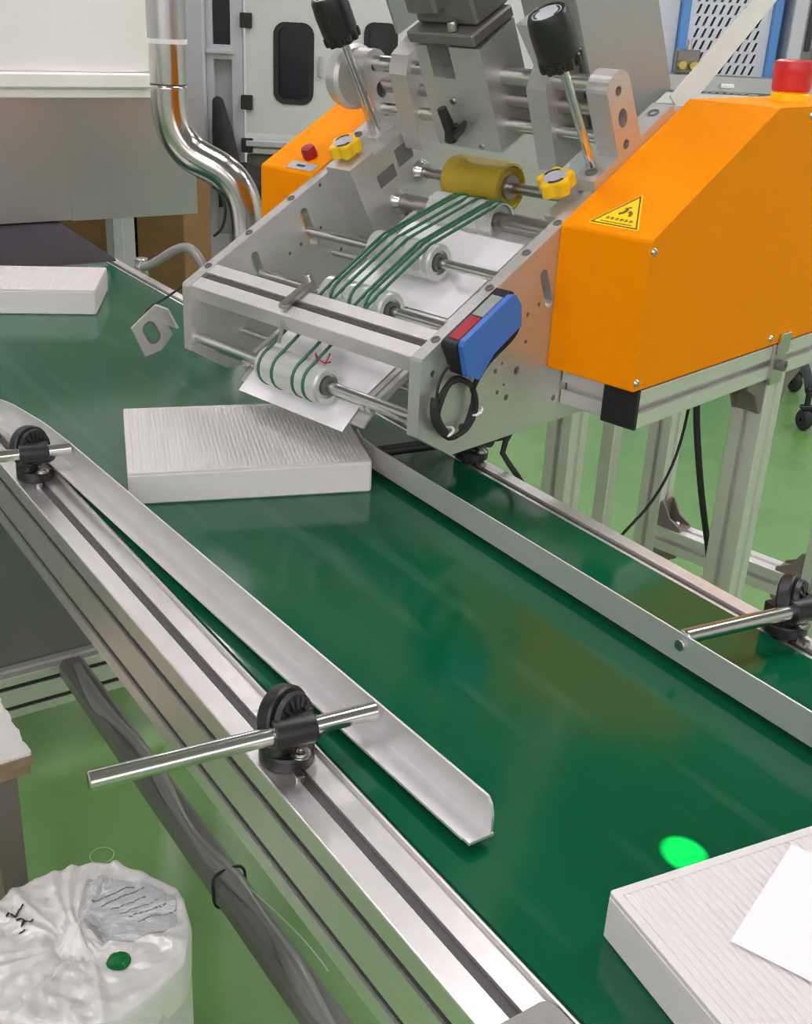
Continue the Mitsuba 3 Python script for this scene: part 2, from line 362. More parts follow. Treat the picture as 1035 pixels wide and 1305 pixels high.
tip2 = xf(prism(sg.Polygon([(0, 0), (-0.006, 0), (-0.0065, 0.014), (-0.004, 0.021), (0, 0.0245)]), 0, 0.0018, frame((0.044, 1, 0), (0, 0, 1), (1, 0, 0))), frame((1, 0, 0), (0, 1, 0), Z, (0.3454, 0.398, gz)))
obj('angle_bar', join(GL, tip, tip2), 'm_guide', gl)
def rod(parent, p0, p1, r=0.006, m='m_steel'):
    return obj('rod', cyl(p0, p1, r, 24, 0.0008), m, parent, smooth=30)
RZ = 0.833
rod(gl, (0.1545, 0.5290, RZ), (0.3375, 0.5060, RZ))
rod(gl, (0.130, 1.066, RZ), (0.3165, 1.0425, RZ))
ang = math.atan2(-0.023, 0.183)
clamp(gl, rotz(ang, (0.2820, 0.5130, 0.80)), RZ - 0.8)
clamp(gl, rotz(ang, (0.2820, 1.0470, 0.80)), RZ - 0.8)
gr = thing('guide_rail', 'right aluminium guide rail over the belt held by a rod from the far side', 'guide rail')
GR = angle_strip([(0.5850, 0.10), (0.5855, 0.5), (0.5858, 0.90), (0.5885, 0.932), (0.598, 0.957)], 0.018, 0.0245, 0.0018, -1, gz)
obj('angle_bar', GR, 'm_guide', gr)
rod(gr, (0.5875, 0.4725, RZ), (0.735, 0.451, RZ))
clamp(gr, rotz(math.radians(-8), (0.7050, 0.4552, 0.8046)), RZ - 0.8046)
obj('spacer', cyl((0.7090, 0.4552 + 0.016, 0.8001), (0.7090, 0.4552 + 0.016, 0.8047), 0.012, 20), 'm_black', gr)
rod(gr, (0.5880, 0.895, RZ), (0.735, 0.875, RZ), m='m_black')
clamp(gr, rotz(math.radians(-8), (0.7050, 0.879, 0.8046)), RZ - 0.8046)
obj('spacer', cyl((0.7090, 0.879 + 0.016, 0.8001), (0.7090, 0.879 + 0.016, 0.8047), 0.012, 20), 'm_black', gr)
obj('screw', lathe([(0.0012, 0.0006), (0.0014, 0.002), (0.0042, 0.002), (0.0046, 0)], (0.5851, 0.4725, 0.8265), d=(-1, 0, 0), n=20), 'm_screw', gr, smooth=30)

# ---------------------------------------------------------------- white ribbed blocks
def block(M, L, Wd, H, label, pitch=0.0046):
    b = thing('ribbed_block', label, 'block', 'white ribbed blocks on the belt')
    obj('body', box(0, L, 0, Wd, 0, H - 0.0012, 0.002), 'm_white_block', b, M=M)
    rim = 0.0055
    fr = rrect(0.0005, L - 0.0005, 0.0005, Wd - 0.0005, 0.002, 3).difference(sg.box(rim, rim, L - rim, Wd - rim))
    obj('rim', prism(fr, H - 0.0035, H, M), 'm_white_block', b)
    rs = []
    n = int((L - 2 * rim) / pitch)
    m = max(2, int((Wd - 2 * rim) / 0.0052))
    for i in range(n):
        x = rim + (i + 0.5) * (L - 2 * rim) / n
        y = np.linspace(rim, Wd - rim, m + 1)
        w = 0.00155 + 0.0002 * np.cos(np.arange(m + 1) * pi + (i % 2) * pi)
        h = H - 0.0005 - 0.0001 * (0.5 + 0.5 * np.cos(np.arange(m + 1) * pi + (i % 2) * pi))
        V = np.concatenate([np.stack([x - w - 0.0003, y, y * 0 + H - 0.00115], 1), np.stack([x - w * 0.7, y, h], 1), np.stack([x + w * 0.7, y, h], 1), np.stack([x + w + 0.0003, y, y * 0 + H - 0.00115], 1)])
        K = m + 1; F = []
        for s in range(3):
            for j in range(m):
                F += [(s * K + j, (s + 1) * K + j, (s + 1) * K + j + 1), (s * K + j, (s + 1) * K + j + 1, s * K + j + 1)]
        rs.append(trimesh.Trimesh(V, F, process=False))
    r = join(rs)
    if r.face_normals[:, 2].mean() < 0: r.invert()
    obj('ribs', r, 'm_white_block', b, M=M, kind='stuff')
    return b
zb = 0.804
block(rotz(math.atan2(-0.079, 0.223), (0.338, 0.945, zb)), 0.2365, 0.187, 0.033, 'white ribbed block on the belt below the feeder outlet')
block(rotz(math.radians(-9.0), (0.3535, 0.305, zb)) @ frame((1, 0, 0), (0, 1, 0), Z, (0, -0.187, 0)), 0.2365, 0.187, 0.031, 'white ribbed block at the near right with a paper sheet on top')
a3 = math.atan2(-0.062, 0.126)
fc = A([0.549, 1.627])
block(rotz(a3, (fc[0] - 0.2365 * math.cos(a3), fc[1] - 0.2365 * math.sin(a3), zb)), 0.2365, 0.160, 0.0375, 'white ribbed block farthest up the belt near the grey machine')
# green light patch falls from an added unseen lamp above the belt
# paper on the right block
pz = zb + 0.0315
q = [W_ for W_ in ((0.3815, 0.247), (0.4667, 0.278))]
d1 = A([0.0175, -0.0348]); d1 /= np.linalg.norm(d1)
P0, P1 = A(q[0]), A(q[1])
d2 = (P1 - P0) / np.linalg.norm(P1 - P0); d1 = A([d2[1], -d2[0]])
obj('paper_sheet', prism(sg.Polygon([P0, P1 + d2 * 0.0, P1 + d1 * 0.15, P0 + d1 * 0.15]), pz, pz + 0.0004, WORLD), 'm_paper', label='white paper sheet lying on the near right block', cat='paper')

# ================================================================== feeder
fd = thing('paper_feeder', 'friction paper feeder with aluminium plates, orange covers and green round belts', 'feeder')
YRO, YRI, YLI, YLO = 0.650, 0.664, 0.996, 1.010
c28, s28 = math.cos(SL), math.sin(SL)
def XZs(s, d):
    return (0.698 + s * c28 + d * s28, 0.966 + s * s28 - d * c28)
plate = sg.Polygon([(0.698, 0.893), (0.698, 0.9635), XZs(0.0015, 0), XZs(0.43, 0), (1.34, XZs(0.43, 0)[1]), (1.34, 0.862), (0.745, 0.865)])
def slot(s0, d0, s1, d1, r):
    return sg.LineString([XZs(s0, d0), XZs(s1, d1)]).buffer(r, quad_segs=6)
def hole(s, d, r):
    return sg.Point(XZs(s, d)).buffer(r, quad_segs=5)
cut = [slot(0.088, 0.024, 0.083, 0.060, 0.0058), slot(0.171, 0.021, 0.169, 0.058, 0.0058)]
for s, d in ((0.055, .039), (.068, .053), (.086, .072), (.132, .05), (.151, .05), (.201, .091), (.185, .05), (.206, .006), (.225, .037)): cut.append(hole(s, d, 0.0021))
cutr = [slot(0.172, 0.030, 0.170, 0.060, 0.0058), slot(0.088, 0.024, 0.083, 0.060, 0.0058)]
for s, d, r in ((.007, .021, .0036), (.104, .095, .0042), (.078, .075, .0026), (.089, .074, .0016), (.098, .050, .002), (.126, .076, .002), (.138, .052, .0022), (.156, .053, .0022), (.081, .111, .0032), (.142, .162, .0032), (.175, .18, .004), (.072, .097, .0022), (.083, .096, .0016), (.017, .095, .004)): cutr.append(hole(s, d, r))
lp = obj('side_plate', yprism(plate.difference(shapely.union_all(cut)), YLI, YLO, FEED), 'm_plate', fd)
rp = obj('side_plate', yprism(plate.difference(shapely.union_all(cutr)), YRO, YRI, FEED), 'm_plate', fd)
# screws sunk in the plates' sloped edges and the outer face
for s, y in ((0.034, 1.003), (0.098, 1.003), (0.167, 1.003), (0.028, 0.657), (0.107, 0.657), (0.164, 0.657), (0.214, 0.657)):
    par = lp if y > 0.9 else rp
    obj('edge_screw', lathe([(0, 0.0002), (0.0024, 0.0002), (0.0026, 0.001), (0.0044, 0.001), (0.0046, -0.002)], at(SLOPE, s, y, 0), d=en, n=16), 'm_gasket', par, smooth=30)
for s, d, r in ((.104, .095, .0038), (.175, .18, .0038), (.017, .095, .004), (.007, .021, .0034)):
    p = at(SLOPE, s, YRO + 0.003, -d)
    obj('face_screw', lathe([(0, 0), (r * 0.5, 0), (r * 0.55, 0.002), (r, 0.002), (r, -0.003)], p, d=-ey, n=16), 'm_gasket', rp, smooth=30)
# shafts (s, d, radius)
def shaft(s, d, r, y0=YRI, y1=YLI, m='m_steel', name='shaft'):
    x, z = XZs(s, d)
    return obj(name, cyl(at(FEED, x, y0, z), at(FEED, x, y1, z), r, 24), m, fd, smooth=30)
RA, RB, RC, RD, RE = (-0.0207, 0.0558), (0.087, 0.0456), (0.168, 0.0429), (0.2753, 0.065), (0.3218, 0.0538)
shaft(*RA, 0.0058); shaft(*RB, 0.0052); shaft(*RC, 0.0052)
shaft(*RD, 0.0100, m='m_shaft'); shaft(*RE, 0.0062, m='m_shaft')
for s, d in ((0.035, 0.088), (0.10, 0.088), (0.19, 0.088), (-0.012, 0.074)):
    shaft(s, d, 0.004, name='tie_rod')
shaft(0.282, 0.092, 0.009, m='m_shaft')
# cheek rods above the slope
RODS = ((0.334, -0.0745, 0.0088), (0.334, -0.0480, 0.0078), (0.3235, -0.0250, 0.0072))
for k, (s, d, r) in enumerate(RODS):
    shaft(s, d, r, 0.6745, 0.9855, 'm_steel' if k != 1 else 'm_shaft', 'gate_rod')
# rollers with belt grooves
def roller(s, d, R, y0, y1, by, rb=0.0018, m='m_roller'):
    x, z = XZs(s, d); L = y1 - y0
    pr_ = [(0.0075, -0.0), (R - 0.005, 0), (R - 0.0045, -0.0005), (R, 0.002), (R, 0.0)]
    h = [(0.0075, 0.003), (0.012, 0.003), (0.0125, 0.0), (R - 0.002, 0.0), (R, 0.002)]
    for y in sorted(b - y0 for b in by):
        h += [(R, y - 0.0026), (R - 0.0018, y - 0.0012), (R - 0.0018, y + 0.0012), (R, y + 0.0026)]
    h += [(R, L - 0.002), (R - 0.002, L), (0.0125, L), (0.012, L - 0.003), (0.0075, L - 0.003)]
    k = obj('roller', lathe(h, at(FEED, x, y0, z), d=ey, n=36), m, fd, smooth=25)
    obj('bearing', ring(at(FEED, x, y0 - 0.0015, z), ey, 0.006, 0.0098, 0.006), 'm_gasket', k, smooth=30)
    return k
BY = (0.797, 0.813, 0.845, 0.866)
Rr = 0.0195
roller(*RA, Rr, 0.780, 0.874, BY); roller(*RB, Rr, 0.786, 0.880, BY); roller(*RC, Rr, 0.788, 0.882, BY); roller(*RD, 0.0205, 0.800, 0.894, BY)
# round belts: two sets, upper (outer rollers) and crossing set to the middle rollers
def beltloop(rolls, y0, y1):
    circ = [(sg.Point(s, -d).buffer(R - 0.0003, quad_segs=12)) for s, d, R in rolls]
    hullp = shapely.union_all(circ).convex_hull
    P = A(hullp.exterior.coords)[:-1]
    ls = sg.LinearRing(P); n = 110
    Q = [ls.interpolate(k / n, normalized=True).coords[0] for k in range(n)]
    smin, smax = min(q[0] for q in Q), max(q[0] for q in Q)
    return [at(SLOPE, q[0], y0 + (y1 - y0) * (q[0] - smin) / (smax - smin), q[1]) for q in Q]
for k, y in enumerate(BY):
    obj('round_belt', tube(beltloop([(*RA, Rr), (*RB, Rr), (*RC, Rr), (*RD, 0.0205)], y, y), 0.0017, 6, True), 'm_round_belt', fd, smooth=True)
for k, (ya, yb) in enumerate(((0.805, 0.805), (0.829, 0.829), (0.857, 0.857))):
    obj('round_belt', tube(beltloop([(*RB, Rr + 0.0016), (*RC, Rr + 0.0016), (*RD, 0.0221)], ya, yb), 0.0016, 6, True), 'm_round_belt', fd, smooth=True)
# amber separating wheel on the upper shaft
x, z = XZs(*RE)
k = obj('feed_wheel', lathe([(0.010, 0.004), (0.0225, 0.004), (0.0235, 0.0), (0.0262, 0.001), (0.0270, 0.004), (0.0270, 0.080), (0.0245, 0.086), (0.010, 0.086)], at(FEED, x, 0.815, z), d=ey, n=44), 'm_wheel', fd, smooth=30, label='amber rubber feed wheel')
obj('hub', ring(at(FEED, x, 0.8145, z), ey, 0.006, 0.0135, 0.006), 'm_shaft', k, smooth=30)
# front cross bar: slotted profile lying along the slope
bar = rrect(0.001, 0.041, -0.022, -0.001, 0.0015, 3).difference(sg.box(0.0165, -0.006, 0.0255, 0.01))
obj('cross_bar', xf(yprism(bar, YRI, YLI), SLOPE), 'm_alu', fd)
obj('bar_slot_shade', xf(box(0.0166, 0.0254, YRI, YLI, -0.0058, -0.0040), SLOPE), 'm_slot_grey', fd)  # dark strip painted in as the shade of the bar's slot
obj('cross_bar', xf(yprism(rrect(0.255, 0.285, -0.125, -0.112, 0.001, 2), YRI, YLI), SLOPE), 'm_plate', fd)
# small clamp block on the bar with a spring screw
obj('bar_clamp', join(xf(box(0.006, 0.048, 0.842, 0.852, 0.0005, 0.0065, 0.001), SLOPE), cyl(at(SLOPE, 0.050, 0.847, -0.005), at(SLOPE, 0.050, 0.847, 0.014), 0.0048, 16, 0.001), cyl(at(SLOPE, 0.008, 0.845, -0.001), at(SLOPE, -0.012, 0.850, -0.028), 0.0022, 10)), 'm_screw', fd, smooth=30)
obj('sensor_lead', tube(spline([at(SLOPE, -0.004, 0.786, -0.040), at(SLOPE, -0.010, 0.794, -0.034), at(SLOPE, -0.004, 0.806, -0.036), at(SLOPE, -0.010, 0.800, -0.041), at(SLOPE, 0.002, 0.790, -0.035)], 26), 0.0008, 6), 'm_red_dark', fd, smooth=True, label='small red wire loop')
# support strips beside the paper
for y in (0.738, 0.729, 0.920):
    obj('paper_support', xf(yprism(rrect(-0.022, 0.30, -0.073, -0.066, 0.001, 2), y - 0.003, y + 0.003), SLOPE), 'm_alu', fd)
obj('paper_bed', xf(yprism(rrect(-0.02, 0.30, -0.0725, -0.0700, 0.0008, 2), 0.745, 0.914), SLOPE), 'm_alu', fd)
# outlet tongue under the paper's right edge
obj('outlet_guide', xf(yprism(sg.Polygon([(-0.031, -0.0858), (-0.018, -0.0822), (0.02, -0.0795), (0.02, -0.0815), (-0.018, -0.0842), (-0.031, -0.0878)]), 0.735, 0.926), SLOPE), 'm_alu', fd)
# bearing blocks with star knobs
def star(parent, s, y, lift, rot):
    pts = []
    for k in range(120):
        t = 2 * pi * k / 120
        pts.append(((0.0168 + 0.0027 * math.cos(5 * t)) * math.cos(t + rot), (0.0168 + 0.0027 * math.cos(5 * t)) * math.sin(t + rot)))
    P = sg.Polygon(pts)
    M = SLOPE @ frame((1, 0, 0), (0, 1, 0), Z, (s, y, lift))
    kk = obj('star_knob', join(prism(P.buffer(-0.0012), 0.0, 0.0145, M), prism(P, 0.0012, 0.0133, M), cyl(at(M, 0, 0, -0.006), at(M, 0, 0, 0.002), 0.008, 18)), 'm_yellow', parent, label='yellow star knob')
    obj('knob_cap', lathe([(0, 0.0152), (0.0112, 0.0152), (0.0118, 0.0142)], at(M, 0, 0, 0), d=en, n=28), 'm_cap', kk, smooth=30)
    arc = ring((0, 0, 0.0150), (0, 0, 1), 0.0098, 0.0122, 0.0006)
    keep = arc.slice_plane((0, 0, 0), (-0.5, 1, 0)) if False else arc
    pa = sg.Point(0, 0).buffer(0.0121).difference(sg.Point(0, 0).buffer(0.0098))
    pa = pa.intersection(sg.Polygon([(0, 0), (0.03, 0.004), (0.03, 0.03), (-0.004, 0.03)]).union(sg.Polygon([(0, 0), (-0.03, -0.002), (-0.03, -0.03), (-0.004, -0.03)])))
    obj('cap_mark', prism(pa, 0.0150, 0.0156, M), 'm_black_mark', kk)
for side in (1, -1):
    y0, y1 = (0.955, YLI) if side > 0 else (YRI, 0.700)
    par = lp if side > 0 else rp
    yi = y0 if side > 0 else y1                           # inner face
    blk = sg.Polygon([(0.222, 0.008), (0.262, 0.008), (0.262, 0.004), (0.310, 0.004), (0.312, -0.020), (0.312, -0.11), (0.250, -0.125), (0.226, -0.085)]) if side > 0 else sg.Polygon([(0.226, -0.004), (0.300, -0.004), (0.300, -0.075), (0.245, -0.08)])
    body = xf(yprism(blk, y0 if side > 0 else y0, y1), SLOPE) if side > 0 else xf(yprism(blk, YRI, 0.684), SLOPE)
    b = obj('bearing_block', body, 'm_plate', fd)
    yk = (0.981 if side > 0 else 0.679)
    star(fd, 0.248, yk, 0.0125 if side > 0 else 0.012, 0.2 if side > 0 else 0.55)
    if side > 0:
        for (s, d) in (RD, RE):
            xx, zz = XZs(s, d)
            obj('flange', lathe([(0.006, -0.008), (0.0105, -0.008), (0.0135, -0.002), (0.0145, 0), (0.0145, 0.002)], at(FEED, xx, yi - 0.001, zz), d=ey, n=28), 'm_steel', b, smooth=30)
        obj('slot_window', xf(box(0.256, 0.285, y0 - 0.0006, y0 + 0.004, -0.036, -0.020), SLOPE), 'm_gasket', b)
        obj('slot_window', xf(box(0.292, 0.318, y0 - 0.0006, y0 + 0.004, -0.030, -0.008), SLOPE), 'm_gasket', b)
# cheeks
def cheek(y0, y1):
    p = sg.Polygon([(0.311, 0), (0.311, 0.075)] + [(0.3295 + 0.0185 * math.cos(t), 0.075 + 0.0165 * math.sin(t)) for t in np.linspace(pi, 0, 16)] + [(0.348, 0.075), (0.350, 0.013), (0.410, 0.013), (0.410, 0.0), (0.311, 0.0)])
    p = p.union(sg.box(0.268, 0, 0.312, 0.0125))
    for s, n_ in ((0.3283, 0.0734), (0.3258, 0.0186)): p = p.difference(sg.Point(s, n_).buffer(0.0048))
    p = p.difference(affinity.scale(sg.Point(0.3278, 0.0455).buffer(0.0085), 0.85, 1.1))
    c = obj('cheek', xf(yprism(p, y0, y1), SLOPE), 'm_plate', fd)
    for s in (0.282, 0.392):
        obj('cheek_screw', lathe([(0, 0.0), (0.0030, 0.0), (0.0034, 0.0012), (0.0062, 0.0012), (0.0062, -0.003)], at(SLOPE, s, (y0 + y1) / 2, 0.0126), d=en, n=20), 'm_gasket', c, smooth=30)
    return c
cheek(0.650, 0.675); chl = cheek(0.985, 1.010)
x, z = XZs(0.322, -0.062)
obj('hand_wheel', lathe([(0, 0.028), (0.022, 0.028), (0.028, 0.022), (0.034, 0.020), (0.036, 0.014), (0.036, 0.004), (0.032, 0), (0, 0)], at(FEED, x, 1.0105, z), d=ey, n=48), 'm_plate', fd, smooth=30)
# gates on the rods
def gate(y0, y1, top):
    if top > 0.11:
        p = sg.Polygon([(0.306, -0.012), (0.315, 0.074), (0.333, 0.0885), (0.372, 0.088), (0.366, -0.012)])
    else:
        p = sg.Polygon([(0.306, -0.012), (0.316, 0.074), (0.328, 0.091), (0.362, top), (0.372, 0.08), (0.366, -0.012)])
    return obj('gate_plate', xf(yprism(p, y0, y1), SLOPE), 'm_plate', fd)
gate(0.728, 0.753, 0.137); gate(0.923, 0.950, 0.098)
obj('gate_post', xf(yprism(sg.Polygon([(0.333, 0.0886), (0.321, 0.137), (0.356, 0.137), (0.366, 0.0886)]), 0.7395, 0.7525), SLOPE), 'm_guide', fd)
cg = sg.Polygon([(0.302, 0.004), (0.308, 0.116), (0.366, 0.120), (0.364, 0.004)])
Gm = xf(yprism(cg, 0.795, 0.887), SLOPE)
notch = xf(box(0.28, 0.335, 0.838, 0.869, 0.082, 0.2), SLOPE)
def boolean(a, b):
    f = lambda m: m3.Manifold(m3.Mesh(A(m.vertices, np.float32), A(m.faces, np.uint32)))
    a.merge_vertices(); b.merge_vertices()
    r = (f(a) - f(b)).to_mesh()
    return trimesh.Trimesh(r.vert_properties[:, :3], r.tri_verts, process=False)
try: Gm = boolean(Gm, notch)
except Exception: pass
g = obj('gate_block', Gm, 'm_plate', fd)
obj('notch_back', xf(box(0.334, 0.337, 0.836, 0.871, 0.080, 0.118), SLOPE), 'm_head', g)
obj('small_bolt', lathe([(0, 0.003), (0.003, 0.003), (0.0036, 0)], at(SLOPE, 0.3045, 0.848, 0.058), d=-es, n=14), 'm_screw', g, smooth=30)
obj('small_bolt', lathe([(0, 0.003), (0.003, 0.003), (0.0036, 0)], at(SLOPE, 0.3035, 0.822, 0.008), d=-es, n=14), 'm_screw', g, smooth=30)
hd = obj('gate_head', xf(box(0.302, 0.368, 0.795, 0.888, 0.1205, 0.133, 0.002), SLOPE), 'm_head', fd)
obj('head_slide', xf(join(box(0.318, 0.372, 0.800, 0.884, 0.134, 0.30, 0.003), box(0.304, 0.330, 0.838, 0.880, 0.150, 0.30, 0.003)), SLOPE), 'm_head', fd)
obj('head_bolt', lathe([(0, 0.009), (0.004, 0.009), (0.0055, 0.006), (0.0055, 0)], at(SLOPE, 0.310, 0.826, 0.134), d=en, n=16), 'm_screw', hd, smooth=30)
hh = at(SLOPE, 0.304, 0.852, 0.026)
obj('clamp_lever', join(cyl(hh, hh - es * 0.012, 0.0062, 18), tube([hh - es * 0.011 - en * 0.008 + ey * 0.004, hh - es * 0.012 + en * 0.004, hh - es * 0.013 + en * 0.030 + ey * 0.003], [0.0075, 0.0068, 0.0052], 14), tube([hh - es * 0.009 - en * 0.004, hh - es * 0.014 + en * 0.008 - ey * 0.018, hh - es * 0.015 + en * 0.018 - ey * 0.028], [0.006, 0.0045, 0.003], 12)), 'm_black', g, smooth=35, label='black adjustable clamp lever')
# hopper sheets
obj('hopper_sheet', xf(yprism(rrect(0.352, 0.478, -0.01, 0.42, 0.002, 2), 0.700, 0.703), SLOPE), 'm_sheet', fd)
obj('hopper_sheet', xf(yprism(rrect(0.352, 0.478, 0.10, 0.42, 0.002, 2), 0.957, 0.960), SLOPE), 'm_sheet', fd)
obj('hopper_back', xf(yprism(sg.Polygon([(0.376, -0.02), (0.379, -0.02), (0.379, 0.42), (0.376, 0.42)]), 0.706, 0.790), SLOPE), 'm_sheet', fd)
# clamping levers with black knobs
def lever(s, y, lean):
    M = SLOPE @ frame((1, 0, 0), (0, 1, 0), Z, (s, y, 0))
    b = at(M, 0, 0, 0.008); t = at(M, lean[0], lean[1], 0.118); d = (t - b) / np.linalg.norm(t - b)
    l = obj('lever', cyl(b, t + d * 0.01, 0.0046, 18), 'm_steel', fd, smooth=30)
    fl = []
    for k in range(11):
        a = 2 * pi * k / 11
        _, u_, v_ = _basis(d)
        o = t + u_ * 0.0172 * math.cos(a) + v_ * 0.0172 * math.sin(a)
        fl.append(lathe([(0, 0), (0.0035, 0.0012), (0.0042, 0.004), (0.0042, 0.010), (0, 0.013)], o, d=d, n=8))
    obj('lever_knob', join(lathe([(0.0046, 0), (0.0155, 0), (0.0185, 0.006), (0.0200, 0.014), (0.0204, 0.035), (0.0192, 0.048), (0.0172, 0.0525), (0.0150, 0.0525), (0.0146, 0.0512), (0, 0.0512)], t, d=d, n=36), fl), 'm_black', l, smooth=30)
    _, u_, v_ = _basis(d)
    obj('knob_cap', ring(t + d * 0.0505, d, 0.0, 0.0140, 0.0012), 'm_cap', l, smooth=30)
    pa = sg.Point(0, 0).buffer(0.0128).difference(sg.Point(0, 0).buffer(0.0108)).intersection(sg.Polygon([(0, 0), (0.03, -0.006), (0.03, 0.03), (0.004, 0.03)]).union(sg.Polygon([(0, 0), (-0.03, 0.006), (-0.03, -0.03), (-0.004, -0.03)])))
    obj('cap_mark', prism(pa, 0.0512, 0.0520, frame(u_, v_, d, t)), 'm_black_mark', l)
    obj('lever_foot', xf(box(-0.014, 0.016, -0.012, 0.012, 0.0, 0.0095, 0.001), M), 'm_plate', l)
lever(0.292, 0.6685, (-0.004, 0.008)); lever(0.3005, 0.983, (-0.001, 0.004))
# orange covers
def cover(y0, y1, near):
    o = [(0.883, 0.926), (0.883, 1.0655), (0.8845, 1.0685), (1.082, 1.1765), (1.36, 1.1765), (1.36, 0.926)]
    m = yprism(sg.Polygon(o).buffer(-0.002).buffer(0.002, quad_segs=3), y0, y1, FEED)
    c = obj('cover', m, 'm_orange', fd, label='orange sheet metal cover')
    return c
cvn = cover(0.548, 0.6495, True); cvf = cover(1.0105, 1.104, False)
for x_, z_ in ((0.889, 1.058), (0.889, 0.934), (1.152, 0.934), (1.152, 1.168)):
    obj('screw', lathe([(0, 0.0012), (0.0014, 0.0014), (0.0016, 0.0026), (0.003, 0.0022), (0.0042, 0)], at(FEED, x_, 0.548, z_), d=-ey, n=18), 'm_screw', cvn, smooth=30)
# emergency stop
p = at(FEED, 1.20, 0.600, 1.1765)
obj('emergency_base', lathe([(0, 0), (0.020, 0), (0.020, 0.007), (0.0165, 0.010), (0, 0.010)], p, d=(0, 0, 1), n=36), 'm_sign_yellow', cvn, smooth=30)
obj('emergency_stop', lathe([(0, 0.010), (0.0195, 0.010), (0.0205, 0.014), (0.0205, 0.024), (0.0215, 0.028), (0.0220, 0.034), (0.0205, 0.039), (0.016, 0.041), (0, 0.041)], p, d=(0, 0, 1), n=40), 'm_red', cvn, smooth=30, label='red emergency stop button')
# push button and label strip on the far cover
_d = A([0.1975, 0.108]) / np.linalg.norm([0.1975, 0.108])
es2, en2 = ex * _d[0] + Z * _d[1], -ex * _d[1] + Z * _d[0]
CS = frame(es2, ey, en2, ex * 0.8845 + Z * 1.0685 - es2 * 0.2128)   # on the covers' sloped face
p = at(CS, 0.241, 1.043, 0.0002)
obj('push_button', lathe([(0, 0.0), (0.0080, 0.0), (0.0090, 0.003), (0.0086, 0.010), (0.0074, 0.013), (0, 0.0133)], p, d=en, n=28), 'm_red_dark', cvf, smooth=30, label='small dark red push button')
SM = CS @ frame((0, -1, 0), (1, 0, 0), Z, (0.2150, 1.058, 0.0002))
obj('label_plate', prism(rrect(-0.004, 0.042, 0.0, 0.014, 0.001, 2), 0.0, 0.0006, SM), 'm_cap', cvf, label='grey label strip')
obj('label_text', xf(meshkit.text_mesh('ON/OFF', 0.0045, 0.0003), SM @ frame((1, 0, 0), (0, 1, 0), Z, (0.008, 0.005, 0.0006))) if False else xf(box(0.010, 0.024, 0.005, 0.0085, 0.0005, 0.0009), SM), 'm_black_mark', cvf)
# warning sign on the slope of the near cover
WS = CS @ frame((1, 0, 0), (0, 1, 0), Z, (0, 0, 0.0001))
tri = sg.Polygon([(0.2225, 0.6236), (0.2705, 0.5984), (0.2228, 0.5719)])
tri_o = tri.buffer(0.0016, join_style=1)
obj('warning_sign', prism(tri_o, 0.0, 0.0004, WS), 'm_sign_yellow', cvn, label='yellow triangular warning sticker')
obj('sign_border', prism(tri.buffer(0.0002, join_style=1).difference(tri.buffer(-0.0013, join_style=2)), 0.0003, 0.0007, WS), 'm_sign_line', cvn)
pic = []
def stroke(p, w): return sg.LineString(p).buffer(w, cap_style=2)
# hand caught between rollers
pic += [stroke([(0.2500, 0.6010), (0.2470, 0.5985), (0.2425, 0.6000), (0.2400, 0.6035)], 0.0016), stroke([(0.2455, 0.5950), (0.2425, 0.5905)], 0.0017), sg.Point(0.2402, 0.5910).buffer(0.0019), stroke([(0.2500, 0.5995), (0.2520, 0.5965)], 0.0009)]
obj('sign_picture', prism(shapely.union_all(pic), 0.0003, 0.0007, WS), 'm_sign_line', cvn)
tx = []
for k in range(6):                                       # six small printed characters and a rule below
    yy = 0.6110 - k * 0.0052; s0 = 0.2300
    tx += [stroke([(s0, yy), (s0 + 0.0038, yy)], 0.00035), stroke([(s0 + 0.0006, yy - 0.0016), (s0 + 0.0036, yy - 0.0012)], 0.00035), stroke([(s0 + 0.0010, yy + 0.0010), (s0 + 0.0010, yy - 0.0026)], 0.0003), stroke([(s0 + 0.0030, yy + 0.0010), (s0 + 0.0030, yy - 0.0026)], 0.0003)]
tx.append(stroke([(0.2265, 0.6150), (0.2265, 0.5800)], 0.00045))
obj('sign_text', prism(shapely.union_all(tx), 0.0003, 0.0007, WS), 'm_sign_line', cvn)
# blue sensor on the outer face of the near plate
SP = SLOPE @ XZ_Y
def sprism(poly, y0, y1): return prism(poly, -y1, -y0, SP)
sen = obj('sensor', sprism(rrect(0.026, 0.111, -0.036, 0.0015, 0.004), 0.632, 0.6495), 'm_black', fd, label='sensor with a blue cover')
obj('sensor_cover', sprism(sg.Polygon([(0.030, -0.001), (0.024, -0.030), (0.036, -0.044), (0.062, -0.034), (0.104, -0.033), (0.111, -0.014), (0.108, -0.001), (0.103, 0.002), (0.034, 0.002)]), 0.626, 0.632), 'm_blue', sen, label='blue cover')
obj('sensor_label', xf(box(0.034, 0.066, 0.633, 0.646, 0.0014, 0.0022), SLOPE), 'm_red_dark', sen)
obj('sensor_label', xf(box(0.068, 0.098, 0.633, 0.646, 0.0014, 0.0022), SLOPE), 'm_sheet', sen)
